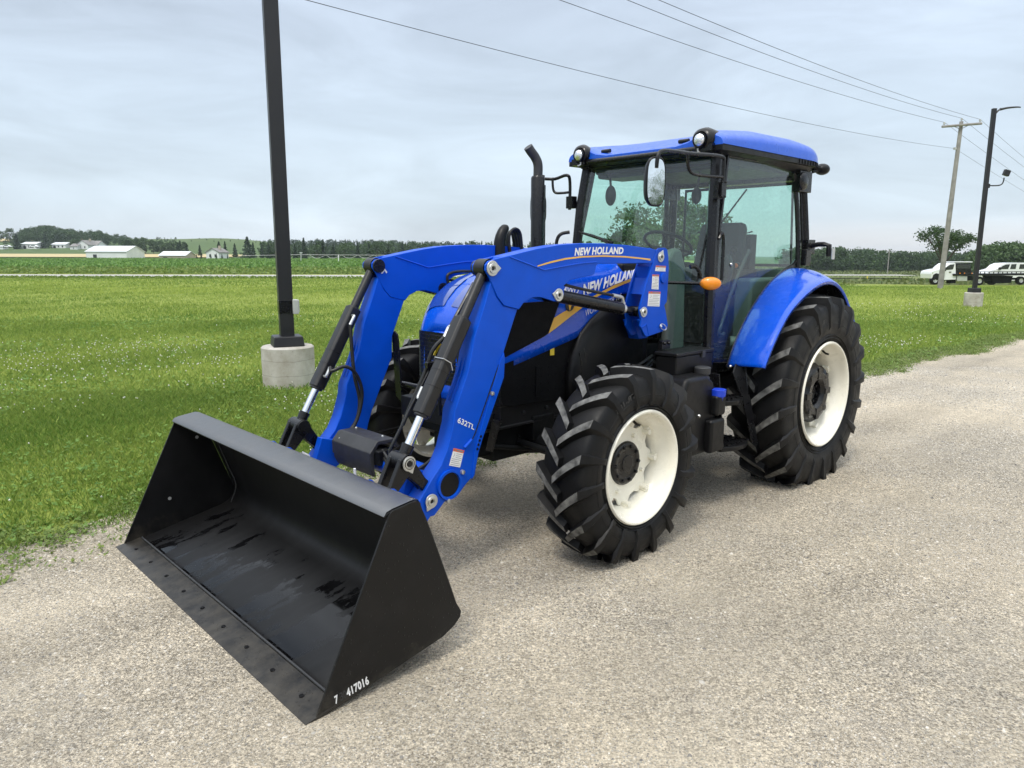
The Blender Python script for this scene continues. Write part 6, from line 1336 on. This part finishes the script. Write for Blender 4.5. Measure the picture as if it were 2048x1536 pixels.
# roof
RXF, RXR = .985, -.93
def rw_(x):   # plan half width
    t = (x-RXR)/(RXF-RXR); return .735*(1-max(0, (.30-t)/.30)**2.6*.42)
def rz_(x, q):   # q = y/halfwidth in -1..1
    q = abs(q)
    hs_ = float(np.interp(x, [RXR, -.925, -.89, -.80, -.58, -.2, .38, .70, .88, .96, RXF], [0, .045, .085, .13, .168, .190, .182, .150, .128, .108, .085]))
    hc_ = float(np.interp(x, [RXR, -.925, -.89, -.80, -.58, -.2, .3, .55, .8, .93, .97, RXF], [0, .045, .085, .14, .175, .20, .185, .15, .075, .032, .026, .014]))
    m_ = float(smooth01(.50, .80, q)); h = hc_*(1-m_)+hs_*m_
    return 2.588+h*(max(0, 1-q**7)**.42)
b = MB(); R_ = []
xs = [RXR+(RXF-RXR)*(1-(1-k/26)**1.0) for k in range(27)]; xs = sorted(set([RXR, RXR+.004, RXR+.015, RXR+.035, RXR+.06]+xs+[RXF-.02, RXF-.006]))
qs = [-1, -.992, -.975, -.95, -.91, -.86, -.8, -.72, -.6, -.45, -.3, -.15, 0]; qs = qs+[-q for q in qs[:-1]][::-1]
for x in xs: R_.append([(x, q*rw_(x), float(rz_(x, q))) for q in qs])
b.grid(R_); n = len(qs)
b.add(R_[0], [tuple(range(n))]); b.add([tuple(p) for p in R_[-1]]+[(R_[-1][0][0], R_[-1][0][1], 2.584), (R_[-1][-1][0], R_[-1][-1][1], 2.584)], [tuple(range(n))+(n+1, n)])
rf_ = b.build('cab_roof', M['roofblue'], TR, smooth=50)
b = MB(); out_ = [(x, rw_(x)-.004) for x in xs]; loop = [(x, y) for x, y in out_]+[(x, -y) for x, y in out_[::-1]]
b.slab([(x, y, 2.588) for x, y in loop], (0, 0, -1), .042); vs = [(x*.97, y*.96, 2.546) for x, y in loop]+[(x*.93, y*.90, 2.546-.012-.075*max(0, min(1, (.4-x)/1.1))) for x, y in loop]; n = len(loop); b.add(vs, [(i, (i+1) % n, (i+1) % n+n, i+n) for i in range(n)]+[tuple(range(n, 2*n))]); ut = b.build('roof_undertray', M['black'], rf_, bevel=.004, smooth=20)
for s in (1, -1):
    b = MB()
    for k in range(12):
        x = -.20-.052*k; yy = rw_(x); b.box((x, s*(yy-.002), 2.567), (.004, .010, .040))
    b.build('air_grille', M['frame'], ut)
# black lamp pods at the front corners
for s in (1, -1):
    m = MB(); R_ = []
    for (x, r, yc_, zc_) in ((1.03, .058, .575, 2.625), (1.02, .072, .578, 2.63), (.98, .082, .585, 2.632), (.90, .078, .60, 2.622), (.78, .055, .64, 2.60), (.60, .03, .68, 2.585), (.45, .012, .71, 2.575)):
        R_.append([(x, s*(yc_+r*cos(a)*1.05), zc_+r*sin(a)) for a in np.linspace(0, 2*pi, 25)])
    m.grid(R_); m.box((.95, s*.60, 2.57), (.14, .14, .05)); pod = m.build('lamp_pod', M['frame'], rf_, smooth=60)
    m = MB(); m.lathe([(1.022, .054), (1.05, .052), (1.05, .046)], (0, s*.575, 2.622), axis='X', seg=28); m.build('work_lamp', M['frame'], pod)
    m = MB(); m.lathe([(1.045, .046), (1.056, .03), (1.060, 0)], (0, s*.575, 2.622), axis='X', seg=28); m.build('lamp_lens', M['silverlamp'], pod)
    m = MB(); m.tube([(1.03, s*.56, 2.565), (1.03, s*.56, 2.545), (1.045, s*.58, 2.535)], .007, seg=6); m.build('lamp_bolt', M['zinc'], pod)
    m = MB(); m.tube([(.93, s*.33, 2.645), (.93, s*.415, 2.645)], .016, seg=10); m.build('side_marker', M['frame'], rf_)
b = MB(); b.tube([(.985, -.52, 2.565), (1.0, -.3, 2.560), (1.005, 0, 2.558), (1.0, .3, 2.560), (.985, .52, 2.565)], .024, seg=12, smoothn=4); b.build('front_fascia', M['frame'], rf_)
# rear work lamp
b = MB(); c = Vector((-.72, .69, 2.545)); b.ball(c, .062, 1.15, 1.0, .78); b.tube([c+Vector((.12, -.05, .02)), c+Vector((.04, 0, 0))], .03, seg=10); b.tube([c+Vector((.12, -.03, -.03)), c+Vector((.05, 0, -.01))], .012, seg=8); b.build('rear_work_lamp', M['black'], rf_)
# bracket with folded lamp on the rear post
b = MB(); p0 = Vector((-.50, .72, 1.88)); b.box(p0, (.14, .05, .12)); b.tube([p0, (-.50, .80, 1.90), (-.50, .86, 1.90)], .022, seg=8); b.tube([(-.50, .85, 1.90), (-.50, .895, 1.89), (-.50, .90, 1.80)], .024, seg=6); eb = b.build('rear_bracket', M['frame'], TR, bevel=.004)
b = MB(); b.box((-.50, .935, 1.82), (.05, .012, .09)); b.build('rear_reflector', M['alu'], eb, bevel=.004)
b = MB(); b.box((-.44, .73, 1.79), (.10, .05, .14)); b.build('post_foot', M['frame'], eb, bevel=.01)

# mirrors on folding arms
def mirror(s, clamp, knee_, mc, fold):
    m = MB(); c = Vector(clamp)
    m.box(c, (.06, .07, .10)); m.tube([c+Vector((0, s*.02, -.06)), c+Vector((0, s*.02, .17)), c+Vector((.04, s*.022, .225))]+[Vector(p) for p in knee_], .0135, seg=10, smoothn=4)
    K1 = Vector(knee_[1]); h1 = Vector((K1.x-c.x, K1.y-c.y, 0)); z1 = K1.z-c.z
    m.tube([c+Vector((.01, s*.022, z1*.42)), c+h1*.30+Vector((0, 0, z1*.40)), c+h1*.52+Vector((0, 0, z1*.42)), c+h1*.60+Vector((0, 0, z1*.60)), c+h1*.62+Vector((0, 0, z1*1.0))], .011, seg=8, smoothn=4)
    o = m.build('mirror_arm', M['frame'], TR); mc = Vector(mc); f = Vector(fold)
    n = f.normalized(); t = Vector((-n.y, n.x, 0))       # n = direction the glass faces
    def shell(dep, sc, off):
        q = []
        for a in np.linspace(0, 2*pi, 33)[:-1]:
            ca, sa = cos(a), sin(a); k = (abs(ca)**3.4+abs(sa)**3.4)**(-1/3.4); q.append(mc+n*off+t*(ca*k*.070*sc)+Vector((0, 0, sa*k*.155*sc)))
        return q
    m = MB(); rows = [shell(0, .45, -.065), shell(0, .85, -.045), shell(0, 1.0, -.01), shell(0, 1.02, .012), shell(0, .97, .018), shell(0, .93, .012)]
    m.grid([r+[r[0]] for r in rows]); m.add(rows[0], [tuple(range(32))]); h = m.build('mirror_housing', M['black'], o, smooth=50)
    m = MB(); m.add(shell(0, .93, .013), [tuple(range(32))]); m.build('mirror_glass', M['mirror'], h, fix=False, smooth=0)
    return o
mirror(1, (.965, .715, 2.27), [(1.35, .72, 2.485), (1.66, .72, 2.475), (1.73, .72, 2.44), (1.74, .715, 2.36)], (1.735, .705, 2.275), (.35, .94, 0))
mirror(-1, (.965, -.715, 2.25), [(1.0, -.88, 2.455), (1.08, -.97, 2.455), (1.095, -.99, 2.42), (1.10, -.99, 2.3)], (1.10, -.985, 2.20), (-.2, -.97, 0))
b = MB(); b.box((.985, .715, 2.27), (.07, .035, .13))
for dz in (.05, -.05):
    for dx in (-.015, .03): b.ball((.965+dx, .752, 2.27+dz), .008, seg=8, rings=6)
b.build('hinge', M['zinc'], cabo) if False else b.build('door_hinge', M['frame'], cabo, bevel=.004)
# grab loop on the far front post
b = MB(); b.tube([(1.0, -.70, 2.0), (1.06, -.75, 1.98), (1.09, -.77, 1.9), (1.09, -.77, 1.7)], .015, seg=8, smoothn=4); b.build('grab_handle', M['frame'], TR)
b = MB(); b.tube([T(1380, 534, y=.74), T(1390, 533, y=.76), T(1397, 540, y=.78), T(1401, 556, y=.78)], .014, seg=8, smoothn=3); b.build('lamp_bracket', M['frame'], TR)
# turn signal
c = Vector(T(1421, 567, y=.80)); d = (Vector((.75, .66, 0))).normalized()
b = MB(); b.ball(c-d*.016, .080, .75, .75, .56); b.tube([c-d*.03, c-Vector((.12, .11, 0))], .022, seg=8); ts = b.build('turn_signal', M['black'], TR)
b = MB(); tt = Vector((-d.y, d.x, 0)); R_ = []
for k in range(7):
    a = pi/2*k/6; R_.append([c+d*(.018+.030*sin(a))+tt*(.072*cos(a)*cos(p))+Vector((0, 0, .046*cos(a)*sin(p))) for p in np.linspace(0, 2*pi, 29)])
R_.insert(0, [c+d*(-.01)+tt*(.073*cos(p))+Vector((0, 0, .047*sin(p))) for p in np.linspace(0, 2*pi, 29)])
b.grid(R_); b.build('amber_lens', M['orange'], ts, smooth=60)

# fenders
ang = [18, 23, 30, 38, 48, 56, 66, 76, 86, 96, 106, 114, 120, 130, 140, 150]
rin = [.835, .832, .826, .822, .828, .835, .862, .905, .95, 1.0, 1.03, 1.05, 1.06, 1.05, 1.02, .98]
rou = [.99, .975, .95, .935, .925, .905, .895, .90, .908, .915, .90, .875, .85, .825, .815, .81]
for s in (1, -1):
    R_ = []
    for a, ri, ro_ in zip(ang, rin, rou):
        a = radians(a); row = []
        for k in range(11):
            t = k/10; y = .745+(1.11-.745)*t; r = ri*(1-t)+ro_*t+.030*sin(pi*t)
            row.append((r*cos(a), s*y, .712+r*sin(a)))
        rr = ro_-.012; row.append((rr*cos(a), s*1.122, .712+rr*sin(a))); rr = ro_-.035; row.append((rr*cos(a), s*1.118, .712+rr*sin(a)))
        R_.append(row)
    # smooth along the arc
    A_ = np.array(R_); t0 = np.arange(len(ang)); t1 = np.linspace(0, len(ang)-1, 49)
    B_ = np.stack([np.stack([np.interp(t1, t0, A_[:, j, k]) for k in range(3)], 1) for j in range(A_.shape[1])], 1)
    for _ in range(4): B_[1:-1] = (B_[:-2]+2*B_[1:-1]+B_[2:])/4
    m = MB(); m.grid([[tuple(p) for p in r] for r in B_]); fd = m.build('fender', M['hoodblue'], TR, smooth=50); q = fd.modifiers.new('thick', 'SOLIDIFY'); q.thickness = .005; q.offset = 0
    m = MB(); inn = [tuple(r[0]) for r in B_]; m.grid([[p, (p[0]*.96+.0, s*.725, .712+(p[2]-.712)*.955), (p[0]*.80, s*.70, .712+(p[2]-.712)*.80)] for p in inn]); m.grid([[(p[0]*.93, s*.735, .712+(p[2]-.712)*.93), (p[0]*.45, s*.735, .712+(p[2]-.712)*.45)] for p in inn]); m.build('fender_liner', pbr('dark_blue_liner', (.0015, .004, .014), .5), fd)
    m = MB(); m.tube([(p[0], p[1]+s*.002, p[2]) for p in inn], .007, seg=6); m.build('fender_seal', M['frame'], fd)
    m = MB(); rows = []
    for r in B_: rows.append([(p[0]*.985, p[1]*.998, .712+(p[2]-.712)*.985) for p in r[:-2]])
    m.grid(rows); m.build('fender_underside', M['frame'], fd)

# left side step, tank, tool box
b = MB()
def arcstep(z, x0, x1, yo):
    pts = [(x0, .52)]+[(x0+(x1-x0)*k/10, yo-.05+.06*sin(pi*k/10)) for k in range(11)]+[(x1, .52)]
    m = MB(); m.slab([(x, y, z) for x, y in pts], (0, 0, -1), .035); return m
s1 = arcstep(.785, .90, 1.22, 1.0).build('step', M['black'], TR, bevel=.006)
s2 = arcstep(.45, .82, 1.20, 1.02).build('step', M['black'], TR, bevel=.006)
for st_, z, x0, yo in ((s1, .787, .93, .96), (s2, .452, .86, .98)):
    m = MB()
    for i in range(5):
        for j in range(4): m.box((x0+.065*i, yo-.07*j, z+.004), (.035, .02, .012))
    m.build('tread_teeth', M['frame'], st_)
m = MB(); m.slab([T(1470, 727, y=.90), T(1482, 735, y=.91), T(1499, 800, y=.97), T(1514, 885, y=1.0), T(1502, 886, y=1.0), T(1484, 800, y=.97), T(1464, 745, y=.91)], (.3, 1, 0), .012); m.box((.58, .80, .98), (.30, .10, .13)); m.tube([(.80, .90, 1.0), (.86, .97, .78), (.80, 1.0, .44)], .008, seg=6)
m.slab([(1.20, .60, .98), (1.20, .93, .98), (1.21, 1.0, .45), (1.21, .60, .45)], (1, 0, 0), .01); sb = m.build('step_bracket', M['frame'], TR, bevel=.004)
m = MB(); c = T(1461, 733, y=.86); m.ball(c, .012, seg=8, rings=6); m.build('bolt', M['zinc'], sb)
# fuel tank
m = MB(); tx0, tx1, ty0, ty1 = 1.10, 1.52, .52, .90
prof = [(1.26, .44), (1.66, .44), (1.70, .50), (1.70, .90), (1.64, 1.0), (1.40, 1.0), (1.30, .94), (1.26, .66)]
m.prism(prof, .56, .96); tk = m.build('fuel_tank', M['black'], TR, bevel=.035)
m = MB(); m.box((1.33, .985, .57), (.18, .07, .24)); m.build('tank_end', M['black'], tk, bevel=.025); m = MB(); m.box((1.30, .985, .78), (.12, .07, .15)); m.build('tank_neck', M['black'], tk, bevel=.025)
m = MB(); p = T(1404, 762, y=.88); z = p[2]; m.lathe([(z-.03, .052), (z+.03, .052), (z+.034, .044), (z+.05, .044), (z+.052, .056), (z+.095, .058), (z+.102, .05), (z+.104, 0)], (p[0], .88, 0), axis='Z', seg=20); m.build('filler_cap', M['darkgrey'], tk, bevel=.003)
m = MB(); p = T(1436, 803, y=.985); z = p[2]; m.lathe([(z-.02, .034), (z+.035, .036), (z+.038, .050), (z+.088, .053), (z+.092, .0)], (p[0], .985, 0), axis='Z', seg=20); m.build('blue_cap', M['bluecap'], tk, bevel=.003)
m = MB(); m.slab([T(*q, y=.935) for q in ((1405, 762), (1411, 760), (1412, 766), (1406, 767))], (0, 1, 0), .002); m.build('cap_label', M['white'], tk)
m = MB(); m.ball(T(1398, 832, y=.965), .012, seg=8, rings=6); m.build('bolt', M['zinc'], tk)
# tool box
c = T(1362, 707, y=.80); m = MB(); m.box((1.36, .74, 1.06), (.46, .17, .13)); tb = m.build('tool_box', M['black'], TR, bevel=.012)
m = MB(); m.box((1.36, .74, 1.137), (.48, .185, .025)); m.build('tool_box_lid', M['black'], tb, bevel=.006)
m = MB(); m.box((1.27, .832, 1.12), (.035, .014, .045)); m.build('latch', M['darkgrey'], tb)
m = MB(); m.box((1.50, .66, 1.19), (.10, .03, .06)); m.ball((1.52, .68, 1.20), .012, seg=8, rings=6); m.ball((1.47, .68, 1.20), .012, seg=8, rings=6); m.build('bolt_plate', M['zinc'], tb) if False else m.build('mount_plate', M['frame'], tb)
